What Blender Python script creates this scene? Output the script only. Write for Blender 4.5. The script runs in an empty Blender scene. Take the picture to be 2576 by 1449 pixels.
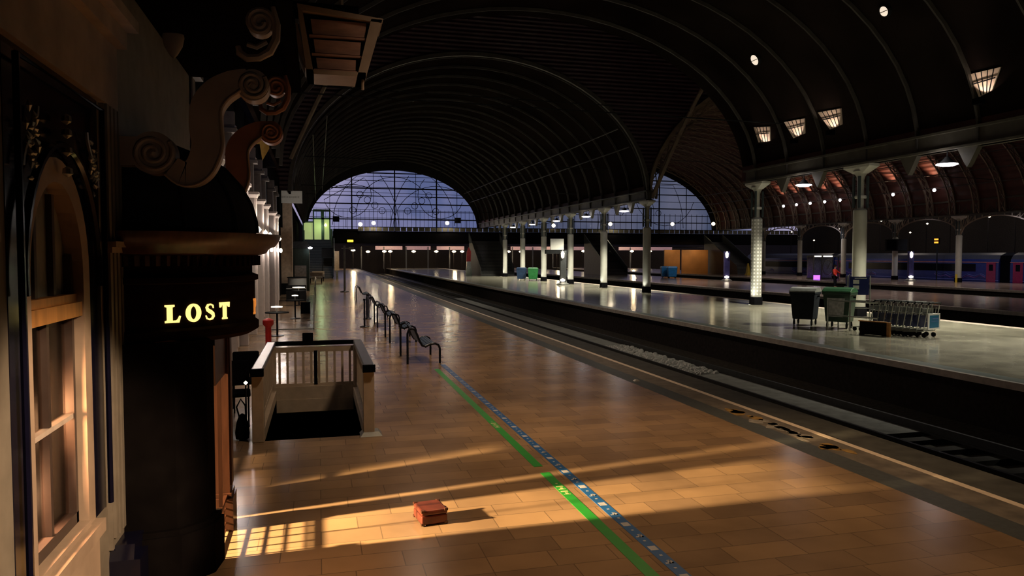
import bpy, math, random
from mathutils import Vector, Matrix
random.seed(7)
S = bpy.context.scene
COL = S.collection
PI = math.pi
# ------------------------------------------------------------------ view
S.view_settings.view_transform = 'Standard'
S.view_settings.look = 'None'
S.view_settings.exposure = 0.0
S.view_settings.gamma = 1.0
S.view_settings.use_curve_mapping = False
S.cycles.use_denoising = True
S.cycles.use_adaptive_sampling = True
S.cycles.adaptive_threshold = 0.03
S.cycles.max_bounces = 5
S.cycles.diffuse_bounces = 2
S.cycles.glossy_bounces = 2
S.cycles.transmission_bounces = 4
S.cycles.transparent_max_bounces = 8
S.cycles.sample_clamp_indirect = 3.0
S.cycles.caustics_reflective = False
S.cycles.caustics_refractive = False

# ------------------------------------------------------------------ materials
def srgb(r, g, b):
    def c(v):
        v /= 255.0
        return v / 12.92 if v <= 0.04045 else ((v + 0.055) / 1.055) ** 2.4
    return (c(r), c(g), c(b), 1.0)

MATS = {}
def mat(name, col, rough=0.55, metal=0.0, var=0.18, scale=6.0, bump=0.0, emit=None, estr=0.0, spec=0.5, stretch=(1, 1, 1)):
    if max(col[:3]) < 0.04 and rough > 0.36 and spec == 0.5: spec = 0.0
    m = bpy.data.materials.new(name)
    m.use_nodes = True
    nt = m.node_tree
    b = nt.nodes['Principled BSDF']
    b.inputs['Roughness'].default_value = rough
    b.inputs['Metallic'].default_value = metal
    b.inputs['Specular IOR Level'].default_value = spec
    tc = nt.nodes.new('ShaderNodeTexCoord')
    mp = nt.nodes.new('ShaderNodeMapping')
    mp.inputs['Scale'].default_value = stretch
    nt.links.new(tc.outputs['Object'], mp.inputs['Vector'])
    n = nt.nodes.new('ShaderNodeTexNoise')
    n.inputs['Scale'].default_value = scale
    n.inputs['Detail'].default_value = 4.0
    nt.links.new(mp.outputs[0], n.inputs['Vector'])
    r = nt.nodes.new('ShaderNodeValToRGB')
    r.color_ramp.elements[0].position = 0.3
    r.color_ramp.elements[1].position = 0.7
    r.color_ramp.elements[0].color = tuple(c * (1 - var) for c in col[:3]) + (1,)
    r.color_ramp.elements[1].color = tuple(min(1, c * (1 + var)) for c in col[:3]) + (1,)
    nt.links.new(n.outputs['Fac'], r.inputs['Fac'])
    nt.links.new(r.outputs['Color'], b.inputs['Base Color'])
    if bump:
        bp = nt.nodes.new('ShaderNodeBump')
        bp.inputs['Strength'].default_value = bump
        bp.inputs['Distance'].default_value = 0.02
        nt.links.new(n.outputs['Fac'], bp.inputs['Height'])
        nt.links.new(bp.outputs['Normal'], b.inputs['Normal'])
    if emit:
        b.inputs['Emission Color'].default_value = emit
        b.inputs['Emission Strength'].default_value = estr
    MATS[name] = m
    return m

def tiles(name, c1, c2, mortar, w, h, rough, var_scale=1.1, off=0.5, msize=0.006):
    """staggered stone slabs on the world X/Y axes"""
    m = bpy.data.materials.new(name)
    m.use_nodes = True
    nt = m.node_tree
    b = nt.nodes['Principled BSDF']
    geo = nt.nodes.new('ShaderNodeNewGeometry')
    br = nt.nodes.new('ShaderNodeTexBrick')
    br.inputs['Scale'].default_value = 1.0
    br.inputs['Brick Width'].default_value = w
    br.inputs['Row Height'].default_value = h
    br.inputs['Mortar Size'].default_value = msize
    br.inputs['Mortar Smooth'].default_value = 0.6
    br.inputs['Color1'].default_value = c1
    br.inputs['Color2'].default_value = c2
    br.inputs['Mortar'].default_value = mortar
    br.offset = off
    br.squash = 0.8
    br.squash_frequency = 3
    nt.links.new(geo.outputs['Position'], br.inputs['Vector'])
    n = nt.nodes.new('ShaderNodeTexNoise')
    n.inputs['Scale'].default_value = var_scale
    n.inputs['Detail'].default_value = 5.0
    nt.links.new(geo.outputs['Position'], n.inputs['Vector'])
    mx = nt.nodes.new('ShaderNodeMix')
    mx.data_type = 'RGBA'
    mx.blend_type = 'MULTIPLY'
    mx.inputs['Factor'].default_value = 0.7
    rp = nt.nodes.new('ShaderNodeValToRGB')
    rp.color_ramp.elements[0].position = 0.32
    rp.color_ramp.elements[1].position = 0.68
    rp.color_ramp.elements[0].color = (0.55, 0.55, 0.58, 1)
    rp.color_ramp.elements[1].color = (1, 1, 1, 1)
    nt.links.new(n.outputs['Fac'], rp.inputs['Fac'])
    nt.links.new(br.outputs['Color'], mx.inputs['A'])
    nt.links.new(rp.outputs['Color'], mx.inputs['B'])
    nt.links.new(mx.outputs['Result'], b.inputs['Base Color'])
    mr = nt.nodes.new('ShaderNodeMapRange')
    mr.inputs['To Min'].default_value = rough - 0.05
    mr.inputs['To Max'].default_value = rough + 0.07
    nt.links.new(n.outputs['Fac'], mr.inputs['Value'])
    nt.links.new(mr.outputs['Result'], b.inputs['Roughness'])
    bp = nt.nodes.new('ShaderNodeBump')
    bp.inputs['Strength'].default_value = 0.03
    bp.inputs['Distance'].default_value = 0.002
    bp.invert = True
    nt.links.new(br.outputs['Fac'], bp.inputs['Height'])
    nt.links.new(bp.outputs['Normal'], b.inputs['Normal'])
    b.inputs['Specular IOR Level'].default_value = 0.3
    MATS[name] = m
    return m

def slatted(name, col, pitch=0.22, rough=0.5, axis='Z'):
    """corrugated sheet: rounded slats as bump"""
    m = mat(name, col, rough, var=0.25, scale=1.5)
    nt = m.node_tree
    b = nt.nodes['Principled BSDF']
    geo = nt.nodes.new('ShaderNodeNewGeometry')
    w = nt.nodes.new('ShaderNodeTexWave')
    w.bands_direction = axis
    w.inputs['Scale'].default_value = 0.314 / pitch
    nt.links.new(geo.outputs['Position'], w.inputs['Vector'])
    bp = nt.nodes.new('ShaderNodeBump')
    bp.inputs['Strength'].default_value = 0.9
    bp.inputs['Distance'].default_value = 0.06
    nt.links.new(w.outputs['Fac'], bp.inputs['Height'])
    nt.links.new(bp.outputs['Normal'], b.inputs['Normal'])
    return m

def glass(name, tint=(0.9, 0.95, 1, 1), refl=0.08, rough=0.03):
    m = bpy.data.materials.new(name)
    m.use_nodes = True
    nt = m.node_tree
    nt.nodes.remove(nt.nodes['Principled BSDF'])
    out = nt.nodes['Material Output']
    t = nt.nodes.new('ShaderNodeBsdfTransparent')
    t.inputs['Color'].default_value = tint
    g = nt.nodes.new('ShaderNodeBsdfGlossy')
    g.inputs['Roughness'].default_value = rough
    mx = nt.nodes.new('ShaderNodeMixShader')
    fr = nt.nodes.new('ShaderNodeLayerWeight')
    fr.inputs['Blend'].default_value = refl
    nt.links.new(fr.outputs['Fresnel'], mx.inputs['Fac'])
    nt.links.new(t.outputs[0], mx.inputs[1])
    nt.links.new(g.outputs[0], mx.inputs[2])
    nt.links.new(mx.outputs[0], out.inputs['Surface'])
    MATS[name] = m
    return m

PAVE = tiles('near_paving', (0.44, 0.29, 0.165, 1), (0.32, 0.215, 0.135, 1), (0.2, 0.14, 0.09, 1), 0.66, 0.31, 0.2)
tiles('island_paving', (0.42, 0.40, 0.31, 1), (0.36, 0.345, 0.275, 1), (0.24, 0.22, 0.18, 1), 0.6, 0.6, 0.13)
tiles('far_paving', (0.36, 0.28, 0.23, 1), (0.28, 0.22, 0.19, 1), (0.15, 0.12, 0.1, 1), 0.6, 0.6, 0.15)
mat('granite_dark', (0.075, 0.085, 0.085, 1), 0.42, bump=0.1, scale=14)
mat('coping_brown', (0.17, 0.145, 0.115, 1), 0.5, bump=0.1, scale=5, var=0.35)
mat('coping_grey', (0.06, 0.062, 0.058, 1), 0.7, bump=0.2, scale=4, var=0.3)
mat('coping_teal', (0.2, 0.23, 0.21, 1), 0.35, scale=5)
mat('line_white', (0.8, 0.68, 0.55, 1), 0.6, var=0.12)
mat('edge_pale', (0.5, 0.44, 0.38, 1), 0.55, var=0.2)
mat('ballast', (0.06, 0.05, 0.038, 1), 0.95, bump=1.0, scale=9, var=0.55)
mat('slab_grey', (0.24, 0.24, 0.22, 1), 0.8, bump=0.3, scale=3, var=0.25)
mat('sleeper', (0.05, 0.045, 0.04, 1), 0.9)
mat('rail_steel', (0.05, 0.05, 0.05, 1), 0.5, 0.4)
mat('litter', (0.55, 0.55, 0.52, 1), 0.8)
mat('wall_dark', (0.02, 0.018, 0.018, 1), 0.9)
mat('brick_dark', (0.035, 0.03, 0.028, 1), 0.9, bump=0.3, scale=8)  # dark brick; platform walls carry the shade under their overhang in this colour
mat('shed_cladding', (0.014, 0.010, 0.009, 1), 0.75, scale=0.35, var=0.5)
slatted('roof_red', (0.075, 0.02, 0.013, 1), 0.3, 0.6, 'X')
slatted('louver_purple', (0.05, 0.02, 0.034, 1), 0.26, 0.5, 'Z')
mat('rib_paint', (0.075, 0.068, 0.06, 1), 0.5, scale=2, var=0.3)
mat('rib_tan', (0.25, 0.19, 0.135, 1), 0.55, scale=2, var=0.25)
mat('pool_pale', (0.72, 0.58, 0.47, 1), 0.6, var=0.12)  # pale tone stands in for floodlight pools on the dark vault
mat('girder_paint', (0.08, 0.072, 0.056, 1), 0.5, scale=3)
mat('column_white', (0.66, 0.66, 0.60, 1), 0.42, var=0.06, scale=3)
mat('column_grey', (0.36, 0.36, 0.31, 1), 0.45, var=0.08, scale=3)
mat('plinth_black', (0.008, 0.008, 0.01, 1), 0.4)
mat('iron_dark', (0.022, 0.023, 0.025, 1), 0.5)
mat('iron_teal', (0.04, 0.06, 0.065, 1), 0.5)
mat('bridge_dark', (0.012, 0.011, 0.013, 1), 0.8)
mat('bridge_panel', (0.15, 0.14, 0.10, 1), 0.6)
mat('stair_grey', (0.05, 0.055, 0.06, 1), 0.5, var=0.2)
mat('stair_edge', (0.16, 0.16, 0.16, 1), 0.5)
mat('stone_beige', (0.36, 0.27, 0.20, 1), 0.6, bump=0.08, scale=4)
mat('stone_grey', (0.19, 0.165, 0.13, 1), 0.6, bump=0.05, scale=5)
mat('gloss_navy', (0.004, 0.004, 0.013, 1), 0.16)
mat('silver_ornament', (0.42, 0.41, 0.38, 1), 0.3, 0.6)
mat('wood_orange', (0.42, 0.19, 0.05, 1), 0.45, scale=3, var=0.25, stretch=(1, 6, 1))
mat('wood_dark', (0.02, 0.012, 0.009, 1), 0.42, scale=4, var=0.3, stretch=(1, 1, 6))
mat('wood_black', (0.006, 0.005, 0.005, 1), 0.6, scale=4, var=0.3)
mat('wood_mahogany', (0.055, 0.02, 0.011, 1), 0.35, scale=4, var=0.3, stretch=(6, 6, 0.6))
mat('wood_box', (0.36, 0.2, 0.15, 1), 0.6, scale=3, var=0.25, stretch=(1, 1, 5))
mat('scroll_brown', (0.34, 0.26, 0.2, 1), 0.5, scale=3)
mat('scroll_red', (0.34, 0.15, 0.1, 1), 0.5, scale=3)
mat('lead_blue', (0.03, 0.03, 0.036, 1), 0.45)
mat('sash_dark', (0.05, 0.035, 0.03, 1), 0.4)
mat('sash_pale', (0.6, 0.5, 0.42, 1), 0.45)
mat('curtain', (0.36, 0.2, 0.13, 1), 0.9, scale=5, var=0.5, stretch=(1, 3, 0.5))
mat('pane_grey', (0.3, 0.3, 0.27, 1), 0.25)
mat('bench_blue', (0.045, 0.08, 0.15, 1), 0.45, 0.0, spec=0.3)
mat('bench_frame', (0.01, 0.012, 0.018, 1), 0.35, spec=0.15)
mat('rail_cream', (0.46, 0.38, 0.29, 1), 0.5, var=0.12)
mat('handrail_dark', (0.05, 0.05, 0.065, 1), 0.3)
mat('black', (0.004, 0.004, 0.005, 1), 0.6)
mat('tape_green', (0.02, 0.30, 0.035, 1), 0.4, var=0.1)
mat('tape_blue', (0.012, 0.11, 0.36, 1), 0.4, var=0.1)
mat('tape_mark', (0.42, 0.44, 0.5, 1), 0.5)
mat('tape_mark_green', (0.5, 0.55, 0.25, 1), 0.5)
mat('worn_yellow', (0.33, 0.2, 0.05, 1), 0.6, var=0.5, scale=9)
mat('worn_white', (0.3, 0.28, 0.25, 1), 0.6, var=0.5, scale=12)
mat('leather_red', (0.095, 0.02, 0.012, 1), 0.42, bump=0.1, scale=12, var=0.3)
mat('brass', (0.5, 0.33, 0.12, 1), 0.35, 0.9)
mat('bin_grey', (0.022, 0.025, 0.03, 1), 0.45)
mat('bin_grey_lid', (0.2, 0.21, 0.2, 1), 0.35)
mat('bin_green', (0.008, 0.04, 0.018, 1), 0.4)
mat('bin_green_lid', (0.03, 0.11, 0.05, 1), 0.35)
mat('bin_far_green', (0.02, 0.2, 0.05, 1), 0.45)
mat('bin_far_blue', (0.03, 0.08, 0.2, 1), 0.45)
mat('bin_bright_blue', (0.02, 0.2, 0.52, 1), 0.45)
mat('rubber', (0.01, 0.01, 0.01, 1), 0.7)
mat('notice_pale', (0.42, 0.43, 0.42, 1), 0.5, var=0.3, scale=9)
mat('steel', (0.46, 0.48, 0.45, 1), 0.28, 0.8)
mat('steel_dull', (0.24, 0.25, 0.24, 1), 0.4, 0.5)
mat('sign_blue', (0.006, 0.014, 0.11, 1), 0.35, var=0.1)
mat('sign_cyan', (0.006, 0.12, 0.24, 1), 0.35, var=0.1)
mat('sign_white', (0.75, 0.74, 0.7, 1), 0.5, var=0.05)
mat('sign_grey_mark', (0.45, 0.44, 0.41, 1), 0.5)
mat('board_black', (0.012, 0.010, 0.008, 1), 0.6)
mat('board_orange', (0.34, 0.14, 0.02, 1), 0.5)
mat('shop_white', (0.70, 0.62, 0.58, 1), 0.4, var=0.06)
mat('shop_grey', (0.16, 0.14, 0.13, 1), 0.5)
mat('shop_dark', (0.014, 0.015, 0.017, 1), 0.4)
mat('cream', (0.5, 0.38, 0.28, 1), 0.55)
mat('banner_yellow', (0.55, 0.32, 0.06, 1), 0.6)
mat('red_paint', (0.5, 0.02, 0.02, 1), 0.4)
mat('train_blue', (0.012, 0.025, 0.15, 1), 0.28, var=0.15)
mat('train_roof', (0.03, 0.033, 0.05, 1), 0.5)
mat('train_pink', (0.22, 0.008, 0.06, 1), 0.35)
mat('train_window', (0.003, 0.004, 0.007, 1), 0.12)
mat('train_stripe', (0.45, 0.16, 0.14, 1), 0.4)
mat('train_wave', (0.12, 0.15, 0.45, 1), 0.4)
mat('train_wave_pink', (0.36, 0.08, 0.3, 1), 0.4)
mat('jacket_red', (0.75, 0.045, 0.02, 1), 0.7)
mat('jacket_navy', (0.015, 0.015, 0.04, 1), 0.8)
mat('trouser_black', (0.012, 0.012, 0.016, 1), 0.9)
mat('skin', (0.30, 0.16, 0.11, 1), 0.6)
mat('hair', (0.02, 0.014, 0.01, 1), 0.7)
mat('cone_yellow', (0.62, 0.46, 0.03, 1), 0.5)
mat('hoarding', (0.36, 0.19, 0.08, 1), 0.6, var=0.25, scale=0.5)
mat('totem_blue', (0.06, 0.06, 0.2, 1), 0.35)
mat('purple_glow', (0.2, 0.08, 0.3, 1), 0.4, emit=(0.55, 0.15, 1.0, 1), estr=1.6)
mat('lamp_white', (0.9, 0.9, 0.9, 1), 0.4, emit=(1.0, 0.93, 1.0, 1), estr=9)
mat('lamp_warm', (0.9, 0.8, 0.6, 1), 0.4, emit=(1.0, 0.78, 0.45, 1), estr=9)
mat('lamp_soft', (0.9, 0.8, 0.6, 1), 0.4, emit=(1.0, 0.86, 0.66, 1), estr=3.5)
mat('lamp_pale', (0.9, 0.8, 0.6, 1), 0.4, emit=(1.0, 0.84, 0.66, 1), estr=0.9)
mat('lamp_yellow', (0.9, 0.7, 0.1, 1), 0.4, emit=(1.0, 0.6, 0.03, 1), estr=3)
mat('lamp_orange', (0.9, 0.4, 0.1, 1), 0.4, emit=(1.0, 0.32, 0.02, 1), estr=2)
mat('lit_green', (0.3, 0.4, 0.15, 1), 0.5, emit=(0.52, 0.6, 0.25, 1), estr=0.5, var=0.2, scale=0.6)
mat('fascia_glow', (0.3, 0.2, 0.2, 1), 0.5, emit=(0.5, 0.28, 0.3, 1), estr=0.32)  # glow put in so the canopy edge looks lit
mat('lit_warm_wall', (0.3, 0.2, 0.1, 1), 0.5, emit=(0.6, 0.34, 0.1, 1), estr=0.14, var=0.5, scale=0.7)
mat('letter_glow', (1.0, 0.85, 0.4, 1), 0.4, emit=(1.0, 0.74, 0.22, 1), estr=1.5, var=0.03)
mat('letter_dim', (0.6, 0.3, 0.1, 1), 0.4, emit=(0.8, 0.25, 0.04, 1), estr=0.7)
mat('green_pillar', (0.03, 0.06, 0.05, 1), 0.5)
mat('bag_black', (0.006, 0.006, 0.008, 1), 0.8)
glass('pane_clear', refl=0.12)
glass('pane_sky', (0.92, 0.94, 1, 1), 0.05)
glass('pane_dim', (0.62, 0.66, 0.66, 1), 0.05)  # darker tint for the second end window
glass('pane_dusty', (0.8, 0.7, 0.62, 1), 0.15, 0.15)
# studded cladding for one column
m = mat('column_studded', (0.62, 0.62, 0.56, 1), 0.4, var=0.05)
nt = m.node_tree
tcn = nt.nodes.new('ShaderNodeTexCoord')
mpn = nt.nodes.new('ShaderNodeMapping'); mpn.inputs['Scale'].default_value = (60, 4.4, 1)
vor = nt.nodes.new('ShaderNodeTexVoronoi'); vor.inputs['Scale'].default_value = 1.0; vor.inputs['Randomness'].default_value = 0
# stud lattice on the shaft (angle, height)
sep = nt.nodes.new('ShaderNodeSeparateXYZ'); nt.links.new(tcn.outputs['Object'], sep.inputs[0])
at = nt.nodes.new('ShaderNodeMath'); at.operation = 'ARCTAN2'
nt.links.new(sep.outputs['Y'], at.inputs[0]); nt.links.new(sep.outputs['X'], at.inputs[1])
ma = nt.nodes.new('ShaderNodeMath'); ma.operation = 'MULTIPLY'; ma.inputs[1].default_value = 10 / (2 * PI)
mz = nt.nodes.new('ShaderNodeMath'); mz.operation = 'MULTIPLY'; mz.inputs[1].default_value = 5.6
nt.links.new(at.outputs[0], ma.inputs[0]); nt.links.new(sep.outputs['Z'], mz.inputs[0])
cmb = nt.nodes.new('ShaderNodeCombineXYZ')
nt.links.new(ma.outputs[0], cmb.inputs[0]); nt.links.new(mz.outputs[0], cmb.inputs[1])
nt.links.new(cmb.outputs[0], vor.inputs['Vector'])
rs = nt.nodes.new('ShaderNodeValToRGB')
rs.color_ramp.elements[0].position = 0.18; rs.color_ramp.elements[0].color = (0.95, 0.95, 0.9, 1)
rs.color_ramp.elements[1].position = 0.34; rs.color_ramp.elements[1].color = (0.42, 0.42, 0.38, 1)
nt.links.new(vor.outputs['Distance'], rs.inputs['Fac'])
nt.links.new(rs.outputs['Color'], nt.nodes['Principled BSDF'].inputs['Base Color'])

# ------------------------------------------------------------------ mesh building
class MB:
    def __init__(s):
        s.v = []; s.f = []
    def add(s, vs, fs):
        o = len(s.v)
        s.v += [tuple(p) for p in vs]
        s.f += [tuple(i + o for i in f) for f in fs]
        return s
    def box(s, x0, x1, y0, y1, z0, z1):
        return s.add([(x0, y0, z0), (x1, y0, z0), (x1, y1, z0), (x0, y1, z0), (x0, y0, z1), (x1, y0, z1), (x1, y1, z1), (x0, y1, z1)],
                     [(3, 2, 1, 0), (4, 5, 6, 7), (0, 1, 5, 4), (1, 2, 6, 5), (2, 3, 7, 6), (3, 0, 4, 7)])
    def taper(s, cx, cy, z0, z1, a0, b0, a1, b1, dx=0, dy=0):
        vs = [(cx + sx * a0 / 2, cy + sy * b0 / 2, z0) for sx, sy in ((-1, -1), (1, -1), (1, 1), (-1, 1))]
        vs += [(cx + dx + sx * a1 / 2, cy + dy + sy * b1 / 2, z1) for sx, sy in ((-1, -1), (1, -1), (1, 1), (-1, 1))]
        return s.add(vs, [(3, 2, 1, 0), (4, 5, 6, 7), (0, 1, 5, 4), (1, 2, 6, 5), (2, 3, 7, 6), (3, 0, 4, 7)])
    def bar(s, p, q, w, h=None, up=(0, 0, 1)):
        p = Vector(p); q = Vector(q); d = (q - p).normalized()
        u = Vector(up)
        if abs(d.dot(u)) > 0.98: u = Vector((1, 0, 0))
        a = d.cross(u).normalized(); b = a.cross(d).normalized()
        h = h or w
        vs = [c + a * sx * w / 2 + b * sy * h / 2 for c in (p, q) for sx, sy in ((-1, -1), (1, -1), (1, 1), (-1, 1))]
        return s.add(vs, [(3, 2, 1, 0), (4, 5, 6, 7), (0, 1, 5, 4), (1, 2, 6, 5), (2, 3, 7, 6), (3, 0, 4, 7)])
    def tube(s, pts, r, n=8, caps=True):
        pts = [Vector(p) for p in pts]
        rs = r if isinstance(r, (list, tuple)) else [r] * len(pts)
        vs = []; prev = None
        for i, p in enumerate(pts):
            d = (pts[min(i + 1, len(pts) - 1)] - pts[max(i - 1, 0)]).normalized()
            if prev is None:
                u = Vector((0, 0, 1)) if abs(d.z) < 0.9 else Vector((1, 0, 0))
                a = d.cross(u).normalized()
            else:
                a = (prev - d * prev.dot(d)).normalized()
            prev = a
            b = d.cross(a)
            vs += [p + (a * math.cos(2 * PI * k / n) + b * math.sin(2 * PI * k / n)) * rs[i] for k in range(n)]
        fs = []
        for i in range(len(pts) - 1):
            for k in range(n):
                fs.append((i * n + k, i * n + (k + 1) % n, (i + 1) * n + (k + 1) % n, (i + 1) * n + k))
        if caps:
            fs.append(tuple(range(n - 1, -1, -1)))
            fs.append(tuple((len(pts) - 1) * n + k for k in range(n)))
        return s.add(vs, fs)
    def lathe(s, prof, n=20, cx=0, cy=0, a0=0, a1=None):
        full = a1 is None
        a1 = a0 + 2 * PI if full else a1
        m = n if full else n + 1
        vs = []
        for k in range(m):
            a = a0 + (a1 - a0) * k / n
            vs += [(cx + r * math.cos(a), cy + r * math.sin(a), z) for r, z in prof]
        L = len(prof); fs = []
        for k in range(n):
            k2 = (k + 1) % m
            for j in range(L - 1):
                fs.append((k * L + j, k2 * L + j, k2 * L + j + 1, k * L + j + 1))
        if full:
            if prof[0][0] > 1e-6: fs.append(tuple(k * L for k in range(m - 1, -1, -1)))
            if prof[-1][0] > 1e-6: fs.append(tuple(k * L + L - 1 for k in range(m)))
        return s.add(vs, fs)
    def prism(s, poly, axis, a, b):
        """2-D outline extruded: axis 'x' (poly = y,z), 'y' (poly = x,z), 'z' (poly = x,y)"""
        def P(u, w, t):
            return {'x': (t, u, w), 'y': (u, t, w), 'z': (u, w, t)}[axis]
        n = len(poly)
        vs = [P(u, w, a) for u, w in poly] + [P(u, w, b) for u, w in poly]
        fs = [tuple(range(n - 1, -1, -1)), tuple(range(n, 2 * n))]
        fs += [(i, (i + 1) % n, n + (i + 1) % n, n + i) for i in range(n)]
        return s.add(vs, fs)
    def strip(s, outer, inner, axis, a, b):
        """band between two open outlines with equal point counts, extruded"""
        def P(u, w, t):
            return {'x': (t, u, w), 'y': (u, t, w), 'z': (u, w, t)}[axis]
        n = len(outer)
        vs = [P(u, w, a) for u, w in outer] + [P(u, w, a) for u, w in inner] + [P(u, w, b) for u, w in outer] + [P(u, w, b) for u, w in inner]
        fs = []
        for i in range(n - 1):
            fs += [(i, i + 1, n + i + 1, n + i), (2 * n + i, 3 * n + i, 3 * n + i + 1, 2 * n + i + 1),
                   (i, 2 * n + i, 2 * n + i + 1, i + 1), (n + i, n + i + 1, 3 * n + i + 1, 3 * n + i)]
        fs += [(0, n, 3 * n, 2 * n), (n - 1, 3 * n - 1, 4 * n - 1, 2 * n - 1)]
        return s.add(vs, fs)
    def xform(s, M):
        s.v = [tuple(M @ Vector(p)) for p in s.v]
        return s

def obj(name, mb, mt, parent=None, smooth=False, bevel=0.0, loc=None):
    me = bpy.data.meshes.new(name)
    me.from_pydata(mb.v, [], mb.f)
    me.update()
    bm = None
    import bmesh
    bm = bmesh.new(); bm.from_mesh(me)
    bmesh.ops.recalc_face_normals(bm, faces=bm.faces)
    bm.to_mesh(me); bm.free()
    o = bpy.data.objects.new(name, me)
    COL.objects.link(o)
    me.materials.append(MATS[mt])
    if smooth:
        for p in me.polygons: p.use_smooth = True
        try: me.set_sharp_from_angle(angle=math.radians(40))
        except Exception: pass
    if bevel:
        bv = o.modifiers.new('bevel', 'BEVEL'); bv.width = bevel; bv.segments = 2; bv.limit_method = 'ANGLE'
    if parent: o.parent = parent
    if loc: o.location = loc
    return o
def tag(o, label=None, cat=None, group=None, kind=None):
    if label: o['label'] = label
    if cat: o['category'] = cat
    if group: o['group'] = group
    if kind: o['kind'] = kind
    return o
def thing(name, label, cat, loc=(0, 0, 0), rz=0.0, group=None):
    o = bpy.data.objects.new(name, None); COL.objects.link(o)
    o.location = loc; o.rotation_euler = (0, 0, rz); o.empty_display_size = 0.1
    return tag(o, label, cat, group)
def dup(root, loc, rz=None, label=None, group=None, scale=None):
    r = root.copy(); COL.objects.link(r); r.location = loc
    if rz is not None: r.rotation_euler = (0, 0, rz)
    if scale: r.scale = scale
    if label: r['label'] = label
    if group: r['group'] = group
    for ch in list(root.children):
        c = ch.copy(); COL.objects.link(c); c.parent = r
        for g in list(ch.children):
            d = g.copy(); COL.objects.link(d); d.parent = c
    return r
def struct(name, mb, mt, parent=None, smooth=False):
    o = obj(name, mb, mt, parent, smooth)
    if parent is None: o['kind'] = 'structure'
    return o
def lamp(name, kind, loc, power, color=(1, 1, 1), radius=0.1, target=None, angle=60, blend=0.3):
    l = bpy.data.lights.new(name, kind)
    l.energy = power; l.color = color
    if kind in ('POINT', 'SPOT'): l.shadow_soft_size = radius
    if kind == 'SPOT': l.spot_size = math.radians(angle); l.spot_blend = blend
    if kind == 'AREA': l.size = radius
    o = bpy.data.objects.new(name, l); COL.objects.link(o); o.location = loc
    if target is not None:
        d = Vector(target) - Vector(loc)
        o.rotation_euler = d.to_track_quat('-Z', 'Y').to_euler()
    return o

# ------------------------------------------------------------------ camera (2.5 m above the platform)
cam = bpy.data.cameras.new('camera'); camo = bpy.data.objects.new('camera', cam); COL.objects.link(camo)
cam.sensor_width = 36.0; cam.lens = 36.0 * 1860 / 2576
cam.clip_end = 400; cam.clip_start = 0.05
camo.location = (0, 0, 2.5)
camo.rotation_euler = (math.radians(90 - 2.509), 0, -math.radians(14.688))
S.camera = camo

# ------------------------------------------------------------------ dusk sky
w = bpy.data.worlds.new('dusk'); S.world = w; w.use_nodes = True
nt = w.node_tree; bg = nt.nodes['Background']
tc = nt.nodes.new('ShaderNodeTexCoord'); sp = nt.nodes.new('ShaderNodeSeparateXYZ')
nt.links.new(tc.outputs['Generated'], sp.inputs[0])
rp = nt.nodes.new('ShaderNodeValToRGB')
rp.color_ramp.elements[0].position = 0.0; rp.color_ramp.elements[0].color = srgb(104, 110, 146)
rp.color_ramp.elements[1].position = 0.22; rp.color_ramp.elements[1].color = srgb(82, 94, 130)
nt.links.new(sp.outputs['Z'], rp.inputs['Fac'])
no = nt.nodes.new('ShaderNodeTexNoise'); no.inputs['Scale'].default_value = 6.5; no.inputs['Detail'].default_value = 6
nt.links.new(tc.outputs['Generated'], no.inputs['Vector'])
cl = nt.nodes.new('ShaderNodeValToRGB')
cl.color_ramp.elements[0].position = 0.42; cl.color_ramp.elements[0].color = (0, 0, 0, 1)
cl.color_ramp.elements[1].position = 0.66; cl.color_ramp.elements[1].color = (1, 1, 1, 1)
nt.links.new(no.outputs['Fac'], cl.inputs['Fac'])
mx = nt.nodes.new('ShaderNodeMix'); mx.data_type = 'RGBA'
mx.inputs['B'].default_value = srgb(168, 158, 186)
nt.links.new(cl.outputs['Color'], mx.inputs['Factor']); nt.links.new(rp.outputs['Color'], mx.inputs['A'])
nt.links.new(mx.outputs['Result'], bg.inputs['Color'])
bg.inputs['Strength'].default_value = 1.0

# ------------------------------------------------------------------ platforms and track beds
Y0, Y1, YE0 = -9.0, 150.0, 100.0
X_EDGE = 6.75
# near platform surface, with the stair well left open (X -0.75..0.6, Y 10.4..13.4)
fl = MB()
WX0, WX1, WY0, WY1 = -0.72, 0.58, 10.4, 13.3
ZB = -1.3
fl.box(-9, 5.95, Y0, WY0, ZB, 0); fl.box(-9, WX0, WY0, WY1, ZB, 0); fl.box(WX1, 5.95, WY0, WY1, ZB, 0); fl.box(-9, 5.95, WY1, Y1, ZB, 0)
struct('floor', fl, 'near_paving')
struct('trim_1', MB().box(5.95, 6.3, Y0, Y1, ZB, 0.001), 'granite_dark')
struct('trim_2', MB().box(6.3, 6.72, Y0, Y1, ZB, 0.001), 'coping_brown')
struct('trim_3', MB().box(6.72, 6.82, Y0, Y1, -0.15, 0.003), 'line_white')
struct('trim_4', MB().box(6.82, 7.5, Y0, Y1, -0.16, -0.02), 'coping_grey')
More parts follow.
